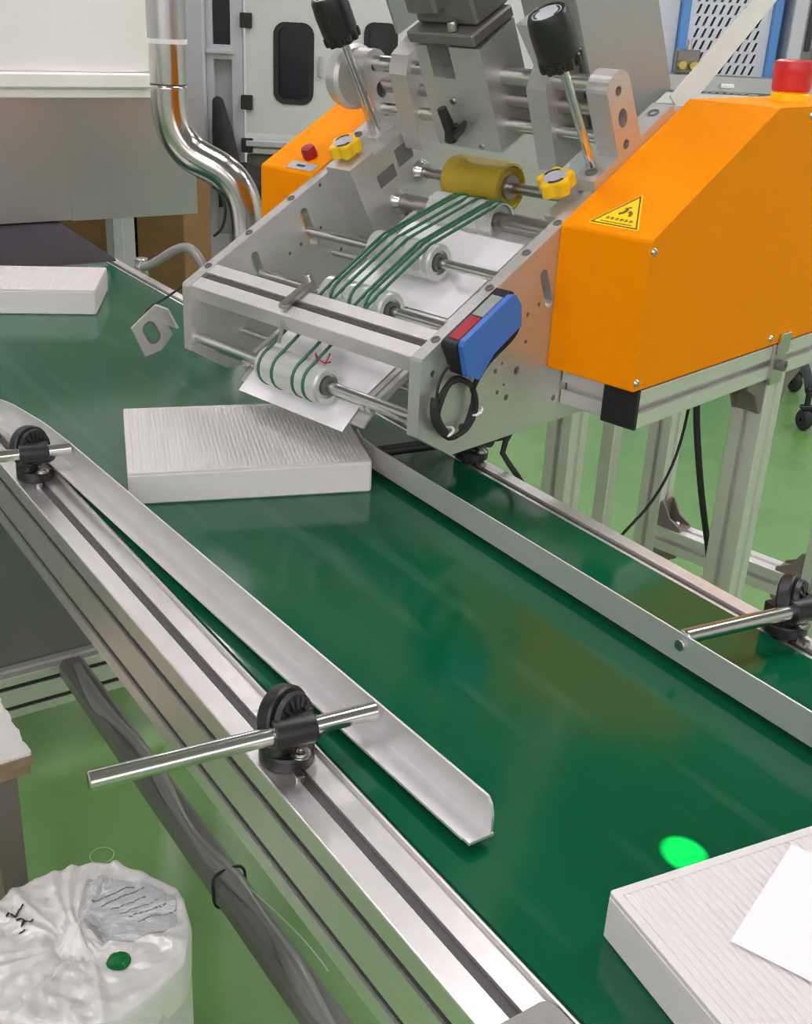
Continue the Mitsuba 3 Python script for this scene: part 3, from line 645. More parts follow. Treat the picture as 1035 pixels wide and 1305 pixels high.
# coil of cable held with white ties
cx = (0.012, -0.064)
pts = []
for k in range(90):
    t = 2 * pi * k / 30; r = 1 + 0.05 * math.sin(k * 0.7)
    pts.append(at(SLOPE, cx[0] + (0.026 * math.cos(t + 0.4)) * r, 0.644 - 0.0022 * (k // 30) + 0.001 * math.sin(3 * t), cx[1] + (0.028 * math.sin(t + 0.4)) * r))
cab = obj('sensor_cable', join(tube(pts, 0.0021, 8),
    tube(spline([at(SLOPE, 0.105, 0.630, -0.030), at(SLOPE, 0.098, 0.634, -0.042), at(SLOPE, 0.077, 0.643, -0.052), at(SLOPE, 0.050, 0.645, -0.060), at(SLOPE, 0.038, 0.644, -0.066)], 24), 0.0026, 8),
    tube(spline([at(SLOPE, 0.024, 0.644, -0.022), at(SLOPE, 0.006, 0.645, -0.030), at(SLOPE, -0.008, 0.643, -0.048), at(SLOPE, -0.012, 0.642, -0.060)], 20), 0.0013, 8),
    tube(spline([at(SLOPE, -0.006, 0.642, -0.036), at(SLOPE, -0.014, 0.640, -0.05), at(SLOPE, -0.012, 0.641, -0.07), at(SLOPE, -0.006, 0.641, -0.085)], 16), [0.0035 + 0.0015 * math.sin(pi * k / 15) for k in range(16)], 8)), 'm_rubber', fd, smooth=True, label='coiled black cable')
for s, d in ((-0.006, 0.078), (0.034, 0.086)):
    pp = at(SLOPE, s, 0.642, -d)
    obj('cable_tie', tube([pp + es * 0.006 * math.cos(t) * (1 if s < 0 else 1) + ey * 0.0055 * math.sin(t) for t in np.linspace(0, 2 * pi, 14)[:-1]], 0.0016, 6, True), 'm_white_tie', cab, smooth=True)
# slotted sensor tab at the outer side of the far plate
tabp = sg.Polygon([(-0.068, -0.018), (-0.030, -0.014), (-0.028, -0.056), (-0.050, -0.062), (-0.070, -0.056)]).difference(rrect(-0.058, -0.042, -0.050, -0.024, 0.0075)).buffer(-0.001).buffer(0.001)
obj('sensor_tab', join(sprism(tabp, 1.0335, 1.0360), xf(box(-0.031, -0.0285, 1.0105, 1.036, -0.040, -0.014), SLOPE), ), 'm_plate', fd)
obj('tab_ring', sprism(rrect(-0.0585, -0.0415, -0.0505, -0.0235, 0.0078).difference(rrect(-0.056, -0.044, -0.048, -0.026, 0.006)), 1.0325, 1.0335), 'm_gasket', fd)

# paper in and out of the feeder
def sheet(path, y0, y1, label, M=SLOPE):
    """A thin sheet that follows a path of (s, n), between two depths."""
    P = spline(path, 24)
    ln = sg.LineString(P).buffer(0.00025, cap_style=2)
    obj('paper_sheet', xf(yprism(ln, y0, y1), M), 'm_paper', label=label, cat='paper')
sheet([(0.12, -0.0685), (0.16, -0.0685), (0.20, -0.0685), (0.251, -0.0685)], 0.745, 0.912, 'white paper sheet in the feeder under its upper rollers')
sheet([(-0.005, -0.0682), (0.05, -0.0682), (0.10, -0.0682), (0.117, -0.0680)], 0.746, 0.913, 'white paper sheet in the feeder just behind the slotted front bar')
sheet([(-0.0445, -0.0862), (-0.030, -0.0822), (-0.018, -0.0792), (-0.006, -0.0760)], 0.752, 0.915, 'white paper sheet sliding out of the feeder above the front block')

# ================================================================== feeder stand
st = thing('feeder_stand', 'aluminium profile stand under the orange feeder', 'stand')
def beam_x(x0, x1, y, z, M=FEED):
    p = profile(-0.02, 0.02, -0.02, 0.02, [0], [0])
    p = p.difference(affinity.rotate(sg.box(-0.0041, 0.0145, 0.0041, 0.03), 180, origin=(0, 0)))
    return xf(yprism(p, -x1, -x0), M @ frame((0, 1, 0), (-1, 0, 0), Z, (0, y, z)))
def beam_y(y0, y1, x, z, M=FEED):
    p = profile(-0.02, 0.02, -0.02, 0.02, [0], [0])
    return xf(yprism(p, y0, y1), M @ frame((1, 0, 0), (0, 1, 0), Z, (x, 0, z)))
def leg_z(x, y, z0, z1, M=FEED):
    p = profile(-0.02, 0.02, -0.02, 0.02, [0], [0]).difference(sg.box(-0.0041, -0.03, 0.0041, -0.0145))
    return prism(p, z0, z1, M @ frame((1, 0, 0), (0, 1, 0), Z, (x, y, 0)))
RZC = 0.902
obj('top_rail', beam_x(0.906, 1.70, 0.572, RZC), 'm_alu', st)
obj('top_rail', beam_x(0.906, 1.70, 0.835, RZC - 0.06), 'm_alu', st)
obj('rail_end_cap', xf(box(0.902, 0.9065, 0.5515, 0.5925, RZC - 0.0205, RZC + 0.0205, 0.001), FEED), 'm_black', st, label='black end cap of the rail')
obj('front_cross_rail', beam_y(0.6655, 0.9945, 0.930, RZC), 'm_alu', st)
obj('front_cross_rail', beam_y(0.5925, 0.6485, 0.930, RZC), 'm_alu', st)
legs = [(1.196, 0.572), (1.196, 0.835), (1.515, 0.575), (1.515, 0.868)]
for (x, y) in legs:
    obj('leg', leg_z(x, y, 0.0, RZC - 0.02 if y < 0.7 else RZC - 0.08), 'm_alu', st)
obj('leg', xf(box(1.465, 1.49, 0.93, 0.955, 0, 0.88, 0.002), FEED), 'm_alu', st)
obj('low_rail', beam_y(0.595, 0.848, 1.515, 0.475), 'm_alu', st)
def gusset(x, y, z, dirv, up, M=FEED):
    """Triangular corner bracket between a rail above/below and a leg."""
    d = A(dirv, float); u = A([0, 0, up], float); n_ = np.cross(d, u)
    F = M @ frame(d, u, n_, (x, y, z))
    g_ = obj('corner_bracket', join(prism(sg.Polygon([(0, 0), (0.042, 0), (0.042, 0.006), (0.020, 0.018), (0.006, 0.042), (0, 0.042)]), -0.017, -0.013, F), prism(sg.Polygon([(0, 0), (0.042, 0), (0.042, 0.006), (0.020, 0.018), (0.006, 0.042), (0, 0.042)]), 0.013, 0.017, F), prism(sg.box(0, 0, 0.042, 0.004), -0.017, 0.017, F), prism(sg.box(0, 0, 0.004, 0.042), -0.017, 0.017, F)), 'm_table_leg', st)
    obj('bolt', lathe([(0, 0.006), (0.003, 0.006), (0.0055, 0.004), (0.006, 0)], (F @ A([0.026, 0.004, 0, 1]))[:3], d=(M @ A([*u, 0]))[:3], n=16), 'm_screw', g_, smooth=30)
gusset(1.176, 0.572, RZC - 0.02, (-1, 0, 0), -1)
gusset(1.216, 0.572, RZC - 0.02, (1, 0, 0), -1)
for up, zz in ((1, 0.495), (-1, 0.455)):
    gusset(1.515, 0.595, zz, (0, 1, 0), up); gusset(1.515, 0.848, zz, (0, -1, 0), up)
k = obj('rail_bracket', xf(join(box(1.170, 1.198, 0.5478, 0.5518, 0.876, 0.9245, 0.0005), box(1.172, 1.196, 0.5445, 0.5477, 0.912, 0.936, 0.0005)), FEED), 'm_screw', st)
obj('bracket_bolt', lathe([(0.002, 0.004), (0.0024, 0.007), (0.0062, 0.007), (0.0064, 0)], at(FEED, 1.186, 0.5478, RZC - 0.004), d=-ey, n=18), 'm_gasket', k, smooth=30)

# cables hanging behind the feeder
def cable(pts, r, label):
    obj('cable', tube(spline(pts, 64), r, 8), 'm_rubber', label=label, cat='cable', smooth=True)
cable([at(FEED, 1.08, 0.620, 0.920), at(FEED, 1.14, 0.625, 0.88), at(FEED, 1.155, 0.625, 0.829), at(FEED, 1.169, 0.625, 0.788), at(FEED, 1.197, 0.625, 0.719), at(FEED, 1.227, 0.625, 0.655), at(FEED, 1.249, 0.625, 0.608), at(FEED, 1.275, 0.625, 0.50), at(FEED, 1.285, 0.62, 0.25), at(FEED, 1.30, 0.62, 0.008)], 0.0042, 'thick black cable hanging from the feeder rail')
cable([at(FEED, 1.13, 0.64, 0.921), at(FEED, 1.162, 0.64, 0.862), at(FEED, 1.162, 0.64, 0.818), at(FEED, 1.151, 0.64, 0.768), at(FEED, 1.1085, 0.64, 0.717), at(FEED, 1.0574, 0.64, 0.6926), at(FEED, 0.99, 0.64, 0.645), at(FEED, 0.965, 0.64, 0.45), at(FEED, 0.975, 0.64, 0.2), at(FEED, 1.00, 0.64, 0.006)], 0.0018, 'thin black cable slanting down behind the conveyor')
cable([at(FEED, 0.94, 0.72, 0.880), at(FEED, 0.915, 0.705, 0.852), at(FEED, 0.895, 0.70, 0.834), at(FEED, 0.8865, 0.70, 0.819), at(FEED, 0.890, 0.692, 0.806), at(FEED, 0.950, 0.685, 0.70), at(FEED, 0.965, 0.685, 0.4), at(FEED, 0.98, 0.685, 0.006)], 0.0032, 'short black cable under the feeder side plate')
cable([at(SLOPE, -0.0521, 1.037, -0.026), at(SLOPE, -0.0387, 1.037, -0.0147), at(SLOPE, -0.0182, 1.036, -0.0159), at(SLOPE, 0.0053, 1.034, -0.0168), at(SLOPE, 0.0265, 1.030, -0.0159), at(SLOPE, 0.06, 1.015, -0.025)], 0.0013, 'thin black cable beside the slotted tab of the feeder')

# ================================================================== lower left: wrapped roll and table
rl = thing('wrapped_roll', 'large white film-wrapped roll standing on the floor at the lower left', 'roll')
RC0, RT, RRad = A([0.2240, 0.838]), 0.410, 0.1060
nT, nR = 180, 44
th = np.arange(nT) * 2 * pi / nT
rr = np.linspace(0.0, 1.0, nR)
folds = [(rng.uniform(0, 2 * pi), rng.uniform(0.05, 0.13), rng.uniform(0.002, 0.0055)) for _ in range(19)]
V = []
for i, r in enumerate(rr):
    for j, t in enumerate(th):
        z = RT - 0.004 * (max(0, r - 0.93) / 0.07) ** 2
        for (a0, w, h) in folds:
            dth = abs((t - a0 + 0.25 * (r - 0.6) + pi) % (2 * pi) - pi)
            z += h * max(0.0, 1 - dth / w) * math.sin(min(1, max(0, (r - 0.22) / 0.7)) * pi * 0.62)
        cr = math.exp(-((r - 0.20) / 0.075) ** 2) * -0.010 + math.exp(-(r / 0.16) ** 2) * 0.012
        z += cr * (1 + 0.4 * math.sin(3 * t + 1))
        q = A([r * math.cos(t), r * math.sin(t), 0]) * 7
        z += 0.004 * (float(meshkit.noise(q * 1.3 + 5)) - 0.5) + (0.006 * (float(meshkit.noise(q * 4.5)) - 0.5) if r < 0.3 else 0.0015 * (float(meshkit.noise(q * 4)) - 0.5))
        rad = RRad * r * (1 + 0.012 * math.sin(7 * t + 1) * r + 0.008 * math.sin(13 * t) * r)
        V.append((RC0[0] + rad * math.cos(t), RC0[1] + rad * math.sin(t), z))
for zz, k_ in ((RT - 0.012, 1.012), (RT - 0.022, 1.008), (RT - 0.05, 1.0)):
    for j, t in enumerate(th):
        rad = RRad * k_ * (1 + 0.012 * math.sin(7 * t + 1) + 0.008 * math.sin(13 * t))
        V.append((RC0[0] + rad * math.cos(t), RC0[1] + rad * math.sin(t), zz))
F = []
for i in range(nR + 2):
    for j in range(nT):
        j2 = (j + 1) % nT
        F += [(i * nT + j, (i + 1) * nT + j, (i + 1) * nT + j2), (i * nT + j, (i + 1) * nT + j2, i * nT + j2)]
V = A(V)
obj('film_top', (V, A(F)), 'm_film', rl, smooth=True, label='crinkled plastic film over the top')
obj('roll_body', lathe([(0, 0), (RRad * 0.985, 0), (RRad * 0.99, 0.01), (RRad * 0.99, RT - 0.032), (RRad * 0.93, RT - 0.02), (0, RT - 0.02)], (RC0[0], RC0[1], 0), d=(0, 0, 1), n=72), 'm_film_side', rl, smooth=30)
from scipy.spatial import cKDTree
_tree = cKDTree(V[: nR * nT, :2])
def on_roll(poly_or_line, lift=0.0012):
    """Lays thin marks on the crinkled top: each vertex goes to the film's height."""
    m = trimesh.creation.extrude_polygon(poly_or_line, 0.0004, engine='earcut') if not hasattr(poly_or_line, 'geoms') else join([trimesh.creation.extrude_polygon(g_, 0.0004, engine='earcut') for g_ in poly_or_line.geoms])
    m = m.subdivide_to_size(0.004)
    vv = A(m.vertices); dd, ii = _tree.query(vv[:, :2], k=4)
    vv[:, 2] += V[ii, 2].max(1) + lift - 0.0004
    m.vertices = vv
    return m
obj('green_sticker', on_roll(sg.Point(0.2447, 0.7893).buffer(0.0115), 0.0012), 'm_sticker', rl, label='round green sticker')
lab = sg.Polygon([(0.236, 0.868), (0.258, 0.905), (0.302, 0.876), (0.318, 0.835), (0.306, 0.806), (0.262, 0.812), (0.236, 0.838)]).buffer(0.004)
obj('film_label', on_roll(lab, 0.0006), 'm_film_label', rl, label='grey printed label under the film')
tx = []
r2 = np.random.default_rng(3)
for k in range(6):
    o = A([0.250, 0.876]) + A([0.006, -0.0095]) * k
    e1 = A([0.984, -0.18]) if k > 1 else A([0.96, 0.02]); x0_ = 0.0
    while x0_ < (0.046 if k < 2 else 0.036):
        w = r2.uniform(0.0015, 0.004); a_, b_ = o + e1 * x0_, o + e1 * (x0_ + w)
        tx.append(sg.LineString([a_, b_ + A([0, r2.uniform(-0.001, 0.001)])]).buffer(0.00045 if k > 1 else 0.0007)); x0_ += w + r2.uniform(0.0008, 0.0025)
obj('label_print', on_roll(shapely.union_all(tx), 0.0014), 'm_ink_grey', rl, label='small illegible print')
wr = [sg.LineString(p).buffer(0.0008) for p in (
    [(0.171, 0.897), (0.176, 0.901), (0.179, 0.897), (0.184, 0.903), (0.189, 0.905)],
    [(0.178, 0.886), (0.186, 0.886), (0.180, 0.879), (0.188, 0.880), (0.192, 0.884)], [(0.176, 0.872), (0.181, 0.873)])]
obj('handwriting', on_roll(shapely.union_all(wr), 0.0014), 'm_ink', rl, label='black handwritten marks')

tbl = thing('work_table', 'low table with a worn wooden board at the left edge beside the conveyor', 'table')
TZ = 0.50
tp = sg.Polygon([(0.2435, 1.026), (0.2400, 1.10), (0.2375, 1.22), (0.2372, 1.24), (-0.45, 1.24), (-0.45, 1.024), (0.15, 1.021)]).buffer(-0.002).buffer(0.002)
obj('board', prism(tp, TZ - 0.013, TZ - 0.003, WORLD), 'm_wood', tbl, label='wooden board with worn edge')
rag = [(0.2420 + 0.0012 * math.sin(k * 0.9) + 0.0006 * math.sin(k * 2.3), 1.028 + 0.212 * k / 40) for k in range(41)]
obj('white_sheet', prism(sg.Polygon(rag + [(0.172, 1.24), (0.165, 1.027)]).buffer(0), TZ - 0.003, TZ, WORLD), 'm_white_paint', tbl)
obj('under_board', prism(affinity.translate(tp, -0.003, 0.003), TZ - 0.026, TZ - 0.0135, WORLD), 'm_wood', tbl)
for u in (0.212, -0.40):
    for v in (1.05, 1.21):
        obj('leg', hull([(u + a * w, v + b * w, z_) for a in (-1, 1) for b in (-1, 1) for z_, w in ((0.0, 0.0115), (TZ - 0.026, 0.0145))]), 'm_table_leg', tbl)
obj('apron', box(-0.38, 0.195, 1.045, 1.06, TZ - 0.075, TZ - 0.026, 0.002), 'm_table_leg', tbl)
obj('apron', box(0.205, 0.22, 1.065, 1.195, TZ - 0.075, TZ - 0.026, 0.002), 'm_table_leg', tbl)

# ================================================================== machine hood over the belt's far end
hd = thing('machine_hood', 'white machine with a grey steel skirt over the far end of the belt', 'machine')
HV = 2.05
obj('upper_panel', box(-0.75, 0.822, HV, HV + 0.9, 1.119, 1.75, 0.004), 'm_white_paint', hd)
obj('ledge', box(-0.75, 0.818, HV - 0.012, HV + 0.9, 1.093, 1.1185, 0.003), 'm_white_paint', hd)
obj('ledge', box(-0.75, 0.820, HV - 0.004, HV + 0.9, 1.0765, 1.0925, 0.002), 'm_white_paint', hd)
obj('skirt', box(-0.75, 0.66, HV, HV + 0.004, 0.868, 1.0765), 'm_skirt', hd, label='grey stainless skirt')
obj('skirt', box(0.6605, 0.905, HV + 0.001, HV + 0.005, 0.866, 1.0765), 'm_skirt', hd)
obj('dark_interior_sheet', hull([(u_, v_ + o, z_ + o) for u_, v_, z_ in ((-0.7, 2.058, 0.868), (0.630, 2.058, 0.866), (0.7035, 1.958, 0.808), (-0.7, 1.958, 0.808)) for o in (0.0, 0.004)]), 'm_dark', hd, label='dark sloping sheet put in for the dark interior under the hood')  # near-black sheet stands in for the shade inside the machine
for u in (-0.72, 0.87):
    obj('post', box(u - 0.02, u + 0.02, HV + 0.30, HV + 0.34, 0, 1.0765, 0.002), 'm_frame_white', hd)
obj('post', box(0.783, 0.805, HV + 0.14, HV + 0.18, 0, 1.0765, 0.002), 'm_frame_white', hd)
def carton(x0, x1, y0, y1, z0, z1, label, M=ROOM):
    b = thing('cardboard_box', label, 'box')
    obj('body', box(x0, x1, y0, y1, z0, z1, 0.003), 'm_card', b, M=M)
    obj('flap', box(x0 + 0.004, (x0 + x1) / 2 - 0.001, y0 + 0.003, y1 - 0.003, z1 + 0.0003, z1 + 0.004), 'm_card', b, M=M)
    obj('flap', box((x0 + x1) / 2 + 0.001, x1 - 0.004, y0 + 0.003, y1 - 0.003, z1 + 0.0003, z1 + 0.004), 'm_card', b, M=M)
carton(-0.690, -0.573, 2.75, 3.1, 0.0, 0.88, 'brown cardboard box under the grey skirt beside the curved pipe')
carton(-1.20, -0.715, 2.80, 3.2, 0.0, 0.95, 'brown cardboard box seen beyond the dark machine opening')
# clutter at the belt's far right end
hb = thing('hose', 'grey hose curling beside the far end of the belt', 'hose')
obj('hose_body', tube(spline([(0.742, 1.93, 0.80), (0.76, 1.88, 0.825), (0.775, 1.84, 0.848), (0.783, 1.80, 0.852), (0.79, 1.77, 0.83), (0.80, 1.74, 0.79), (0.80, 1.72, 0.74), (0.80, 1.72, 0.60)], 40), 0.008, 10), 'm_tape', hb, smooth=True)
obj('fitting', cyl((0.742, 1.935, 0.775), (0.742, 1.935, 0.815), 0.012, 18, 0.001), 'm_screw', hb, smooth=30)
# pipe
pp = thing('exhaust_pipe', 'shiny stainless pipe with an S bend in front of the white machine', 'pipe')
pd = 1.90
pth = spline([(-0.4135, pd, 1.12), (-0.4135, pd, 1.095), (-0.4105, pd, 1.066), (-0.400, pd, 1.038), (-0.380, pd, 1.015), (-0.355, pd, 1.001), (-0.330, pd, 0.988), (-0.309, pd, 0.968), (-0.296, pd, 0.940), (-0.291, pd, 0.905), (-0.290, pd, 0.86)], 46)
obj('bend', tube(pth, 0.0292, 36), 'm_stainless', pp, smooth=True, M=ROOM)
obj('lower_pipe', cyl((-0.290, pd, 0.0), (-0.290, pd, 0.862), 0.0290, 36), 'm_stainless', pp, smooth=30, M=ROOM)
obj('upper_pipe', cyl((-0.4135, pd, 1.115), (-0.4135, pd, 1.188), 0.0288, 36), 'm_stainless', pp, smooth=30, M=ROOM)
obj('upper_pipe', cyl((-0.4135, pd, 1.184), (-0.4135, pd, 2.2), 0.0305, 36), 'm_skirt', pp, smooth=30, M=ROOM)
obj('joint_band', ring((-0.4135, pd, 1.179), (0, 0, 1), 0.027, 0.0315, 0.007, 40), 'm_white_paint', pp, smooth=30, M=ROOM)
obj('pipe_cable', tube(spline([(-0.345, pd - 0.01, 0.965), (-0.326, pd - 0.02, 0.945), (-0.326, pd - 0.02, 0.91), (-0.345, pd - 0.01, 0.885)], 20), 0.0025, 8), 'm_rubber', pp, smooth=True, M=ROOM)

# ================================================================== white machine enclosure with a door
en_ = thing('machine_enclosure', 'white machine enclosure with a door and dark rounded windows behind the feeder', 'machine')
D0 = 3.30
obj('corner_post', box(-0.672, -0.612, D0 - 0.03, D0 + 0.06, 0, 1.9, 0.004), 'm_frame_white', en_, M=ROOM)
fw = sg.box(-0.611, 0.3, -0.513, 1.9).difference(shapely.union_all([rrect(-0.5935, 1.131, -0.5445, 1.6, 0.002) if False else sg.box(-0.5935, 1.131, -0.5445, 1.62), sg.box(-0.592, 0.62, -0.541, 1.094)]))
obj('window_frame', yprism(fw, D0, D0 + 0.03, ROOM), 'm_frame_white', en_)
obj('pane', box(-0.597, -0.541, D0 + 0.012, D0 + 0.016, 1.125, 1.63), 'm_dark_glass', en_, M=ROOM, label='dark upper window pane')
obj('pane', box(-0.597, -0.537, D0 + 0.030, D0 + 0.034, 0.61, 1.10), 'm_cap', en_, M=ROOM, label='grey lower window pane')
obj('sill', box(-0.611, -0.535, D0 - 0.012, D0, 1.108, 1.118, 0.001), 'm_frame_white', en_, M=ROOM)
dpoly = sg.box(-0.503, 0.905, 0.05, 1.9)
w1, w2 = rrect(-0.4205, -0.3215, 0.992, 1.190, 0.026), rrect(-0.1735, -0.0935, 1.128, 1.20, 0.020)
dr_ = obj('door', yprism(dpoly.difference(w1).difference(w2), D0, D0 + 0.03, ROOM), 'm_door_white', en_)
for w in (w1, w2):
    obj('window', yprism(w.buffer(-0.0015), D0 + 0.008, D0 + 0.014, ROOM), 'm_dark_glass', dr_, label='dark rounded window')
    obj('seal', yprism(w.buffer(0.006).difference(w.buffer(-0.008)), D0 - 0.004, D0 + 0.001, ROOM), 'm_rubber', dr_)
obj('door_handle', box(-0.302, -0.291, D0 - 0.012, D0 - 0.0003, 1.06, 1.115, 0.002), 'm_cap', dr_, M=ROOM)
for z_ in (1.195, 0.986, 0.872):
    obj('hinge', box(-0.516, -0.484, D0 - 0.016, D0 - 0.0005, z_ - 0.019, z_ + 0.019, 0.002), 'm_rubber', en_, M=ROOM, label='black hinge')
obj('base_rail', box(-0.503, 0.05, D0 - 0.02, D0 + 0.03, 0.870, 0.886, 0.002), 'm_frame_white', en_, M=ROOM)
obj('base_rail', box(-0.503, 0.05, D0 - 0.01, D0 + 0.03, 0.850, 0.866, 0.002), 'm_alu', en_, M=ROOM)
obj('base_panel', box(-0.503, 0.05, D0 + 0.0, D0 + 0.03, 0.0, 0.846, 0.002), 'm_panel', en_, M=ROOM)
obj('name_plate', box(-0.425, -0.345, D0 - 0.008, D0 - 0.0005, 0.815, 0.843, 0.001), 'm_frame_white', en_, M=ROOM)
obj('name_plate_letter', xf(meshkit.text_mesh('LY', 0.017, 0.0008, True), ROOM @ frame((1, 0, 0), (0, 0, 1), (0, -1, 0), (-0.382, D0 - 0.0081, 0.8195))), 'm_cap', en_)
jk = thing('window_reflection_shape', 'black coat put in for the dark reflection in the narrow lower window of the white enclosure', 'coat')  # added dark shape, stands in for a reflection in the glass
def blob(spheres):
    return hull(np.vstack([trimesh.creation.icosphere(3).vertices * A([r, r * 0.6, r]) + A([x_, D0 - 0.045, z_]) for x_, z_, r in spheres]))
obj('reflection_upper', join(blob([(-0.574, 0.985, 0.016), (-0.562, 0.90, 0.030)]), blob([(-0.562, 0.90, 0.030), (-0.550, 0.80, 0.040)])), 'm_dark', jk, smooth=40, M=ROOM)
obj('reflection_lower', hull([(-0.583, D0 - 0.035, 0.82), (-0.50, D0 - 0.04, 0.83), (-0.47, D0 - 0.04, 0.80), (-0.40, D0 - 0.04, 0.80), (-0.40, D0 - 0.04, 0.74), (-0.58, D0 - 0.035, 0.70), (-0.49, D0 - 0.08, 0.75)]), 'm_dark', jk, M=ROOM)

# ================================================================== blue and white cabinet and machines at the back right
pc = thing('perforated_cabinet', 'white and blue cabinet with a perforated door behind the orange cover', 'cabinet')
D1 = 4.30
obj('side_panel', box(0.60, 0.868, D1, D1 + 0.5, 0, 1.9, 0.004), 'm_perf', pc, M=ROOM)
for r0, r1 in ((0.869, 0.902), (1.190, 1.222)):
    obj('post', box(r0, r1, D1 - 0.02, D1 + 0.5, 0, 1.9, 0.004), 'm_blue_paint', pc, M=ROOM)
holes = []
for i in range(9):
    for j in range(16):
        x_ = 0.932 + 0.0265 * i; z_ = 1.02 + 0.0385 * j
        if x_ < 1.172: holes.append(sg.Polygon([(x_ - 0.0085, z_ - 0.0150), (x_ + 0.001, z_ - 0.0150), (x_ + 0.0120, z_ + 0.0150), (x_ + 0.0035, z_ + 0.0150)]))
obj('perforated_door', yprism(sg.box(0.903, 0.3, 1.189, 1.9).difference(shapely.union_all(holes)), D1, D1 + 0.004, ROOM), 'm_perf', pc, label='white sheet with slanted slots')
obj('inner_back', box(0.919, 1.189, D1 + 0.03, D1 + 0.034, 0.3, 1.9), 'm_table_leg', pc, M=ROOM)
mr = thing('rear_machine', 'grey framed machine with a dark window at the upper right edge', 'machine')
obj('left_post', box(1.245, 1.295, D1 - 0.06, D1 + 0.3, 0, 1.9, 0.004), 'm_frame_white', mr, M=ROOM)
obj('window', box(1.296, 1.345, D1 - 0.03, D1, 1.13, 1.9, 0.002), 'm_head', mr, M=ROOM)
obj('dark_slot', box(1.310, 1.330, D1 - 0.034, D1 - 0.0305, 1.17, 1.85, 0.001), 'm_dark_glass', mr, M=ROOM)
obj('right_panel', box(1.346, 1.70, D1 - 0.06, D1 + 0.3, 0, 1.9, 0.004), 'm_frame_white', mr, M=ROOM)
obj('lower_panel', box(1.296, 1.345, D1 - 0.05, D1, 0.0, 1.125, 0.002), 'm_head', mr, M=ROOM)
rr_ = thing('rear_rail', 'long grey rail across the back in front of the perforated cabinet', 'rail')
obj('beam', box(0.55, 1.75, D1 - 0.20, D1 - 0.14, 1.03, 1.085, 0.004), 'm_skirt', rr_, M=ROOM)
obj('beam', box(0.55, 1.10, D1 - 0.215, D1 - 0.16, 0.985, 1.025, 0.004), 'm_alu', rr_, M=ROOM)
obj('lamp_button', box(0.995, 1.04, D1 - 0.222, D1 - 0.2155, 1.046, 1.060, 0.002), 'm_white_tie', rr_, M=ROOM)
for x_ in (0.6, 1.65):
    obj('post', box(x_ - 0.025, x_ + 0.025, D1 - 0.195, D1 - 0.145, 0.0, 1.03, 0.003), 'm_skirt', rr_, M=ROOM)
vl = thing('brass_valve', 'small brass valve on a grey rail behind the feeder', 'valve')
obj('valve_body', box(0.838, 0.915, D1 - 0.20, D1 - 0.15, 1.086, 1.160, 0.004), 'm_head', vl, M=ROOM)
for x_ in (0.855, 0.893):
    obj('fitting', cyl((x_, D1 - 0.228, 1.112), (x_, D1 - 0.201, 1.112), 0.015, 20, 0.002), 'm_brass', vl, smooth=30, M=ROOM)
obj('nut', lathe([(0, 0), (0.012, 0), (0.012, 0.012), (0.008, 0.014), (0.008, 0.032), (0, 0.032)], (0.878, D1 - 0.18, 1.160), d=(0, 0, 1), n=16), 'm_screw', vl, smooth=30, M=ROOM)
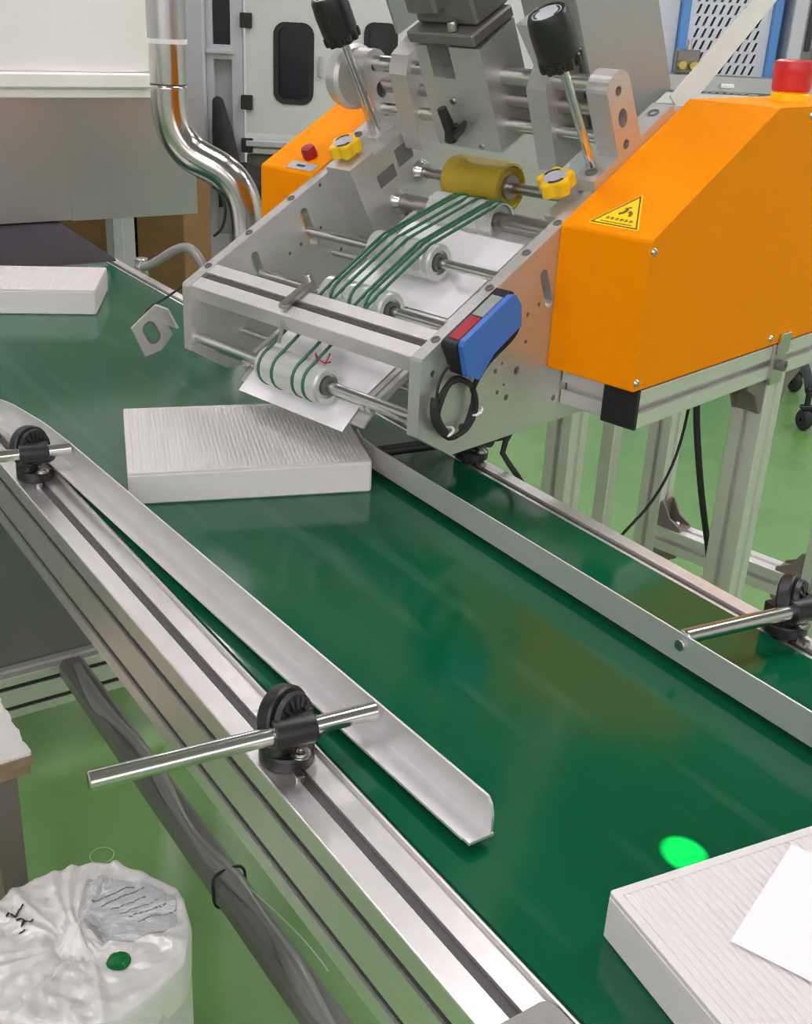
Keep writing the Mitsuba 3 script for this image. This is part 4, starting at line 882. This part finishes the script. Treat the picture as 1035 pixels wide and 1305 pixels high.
# strap
sp_ = thing('plastic_strap', 'pale translucent strap slanting up from the feeder to the top edge', 'strap')
pa, pb = A([0.2645, 1.268, 1.166]), A([0.430, 1.60, 1.2785])
dpl = (pb - pa) / np.linalg.norm(pb - pa); side_ = A([0.62, 0, -0.78]); side_ -= dpl * (side_ @ dpl); side_ /= np.linalg.norm(side_); nn_ = np.cross(dpl, side_)
L_ = np.linalg.norm(pb - pa)
def ribbon(t0, t1, w0, w1, th_=0.0008):
    P = []
    for t, w in ((t0, w0), (t1, w1)):
        c = pa + dpl * t * L_
        for s_ in (-1, 1):
            for q_ in (-1, 1): P.append(c + side_ * s_ * w + nn_ * q_ * th_)
    return hull(P)
obj('strap_band', ribbon(0.0, 1.5, 0.0125, 0.0125), 'm_strap', sp_, M=ROOM)
# caster at the right edge
cs = thing('stool_caster', 'dark caster wheels of a stool at the right edge on the green floor', 'caster')
for (x_, y_, z_) in ((1.335, 3.62, 0.035), (1.43, 4.05, 0.035)):
    obj('wheel', lathe([(0.006, -0.014), (0.030, -0.014), (0.035, -0.008), (0.035, 0.008), (0.030, 0.014), (0.006, 0.014)], (x_, y_, z_), d=(1, 0.3, 0), n=24), 'm_rubber', cs, smooth=30, M=ROOM)
    obj('fork', join(box(x_ - 0.02, x_ + 0.02, y_ - 0.012, y_ + 0.012, z_ + 0.036, z_ + 0.050, 0.002), cyl((x_, y_, z_ + 0.05), (x_, y_, z_ + 0.10), 0.010, 14), box(x_ + 0.016, x_ + 0.021, y_ - 0.012, y_ + 0.012, z_ - 0.01, z_ + 0.045, 0.001)), 'm_black', cs, smooth=30, M=ROOM)
obj('base_arm', tube(spline([(1.335, 3.62, 0.135), (1.38, 3.82, 0.15), (1.43, 4.05, 0.135)], 14), 0.016, 10), 'm_black', cs, smooth=True, M=ROOM)
# unseen lamp added, its green beam makes the light patch on the belt
il = thing('added_patch_lamp', 'small unseen lamp added above the belt for the green light patch', 'lamp')
lp0 = A([0.62, 0.95, 2.05]); lt = A([0.4400, 0.3270, 0.804]); dd_ = (lt - lp0) / np.linalg.norm(lt - lp0)
obj('lamp_body', lathe([(0, 0.0), (0.02, 0.0), (0.02, -0.09), (0.012, -0.10), (0, -0.10)], lp0 - dd_ * 0.012, d=dd_, n=24), 'm_black', il, smooth=30)
obj('lamp_pole', cyl(lp0 - dd_ * 0.11, (lp0 - dd_ * 0.11)[:2].tolist() + [3.6], 0.008, 12), 'm_steel', il, smooth=30)
scene['added_patch_beam'] = {'type': 'spot', 'to_world': mi.ScalarTransform4f().look_at(origin=lp0.tolist(), target=lt.tolist(), up=[0, 0, 1]), 'intensity': {'type': 'rgb', 'value': [16, 90, 30]}, 'cutoff_angle': 0.6, 'beam_width': 0.45}
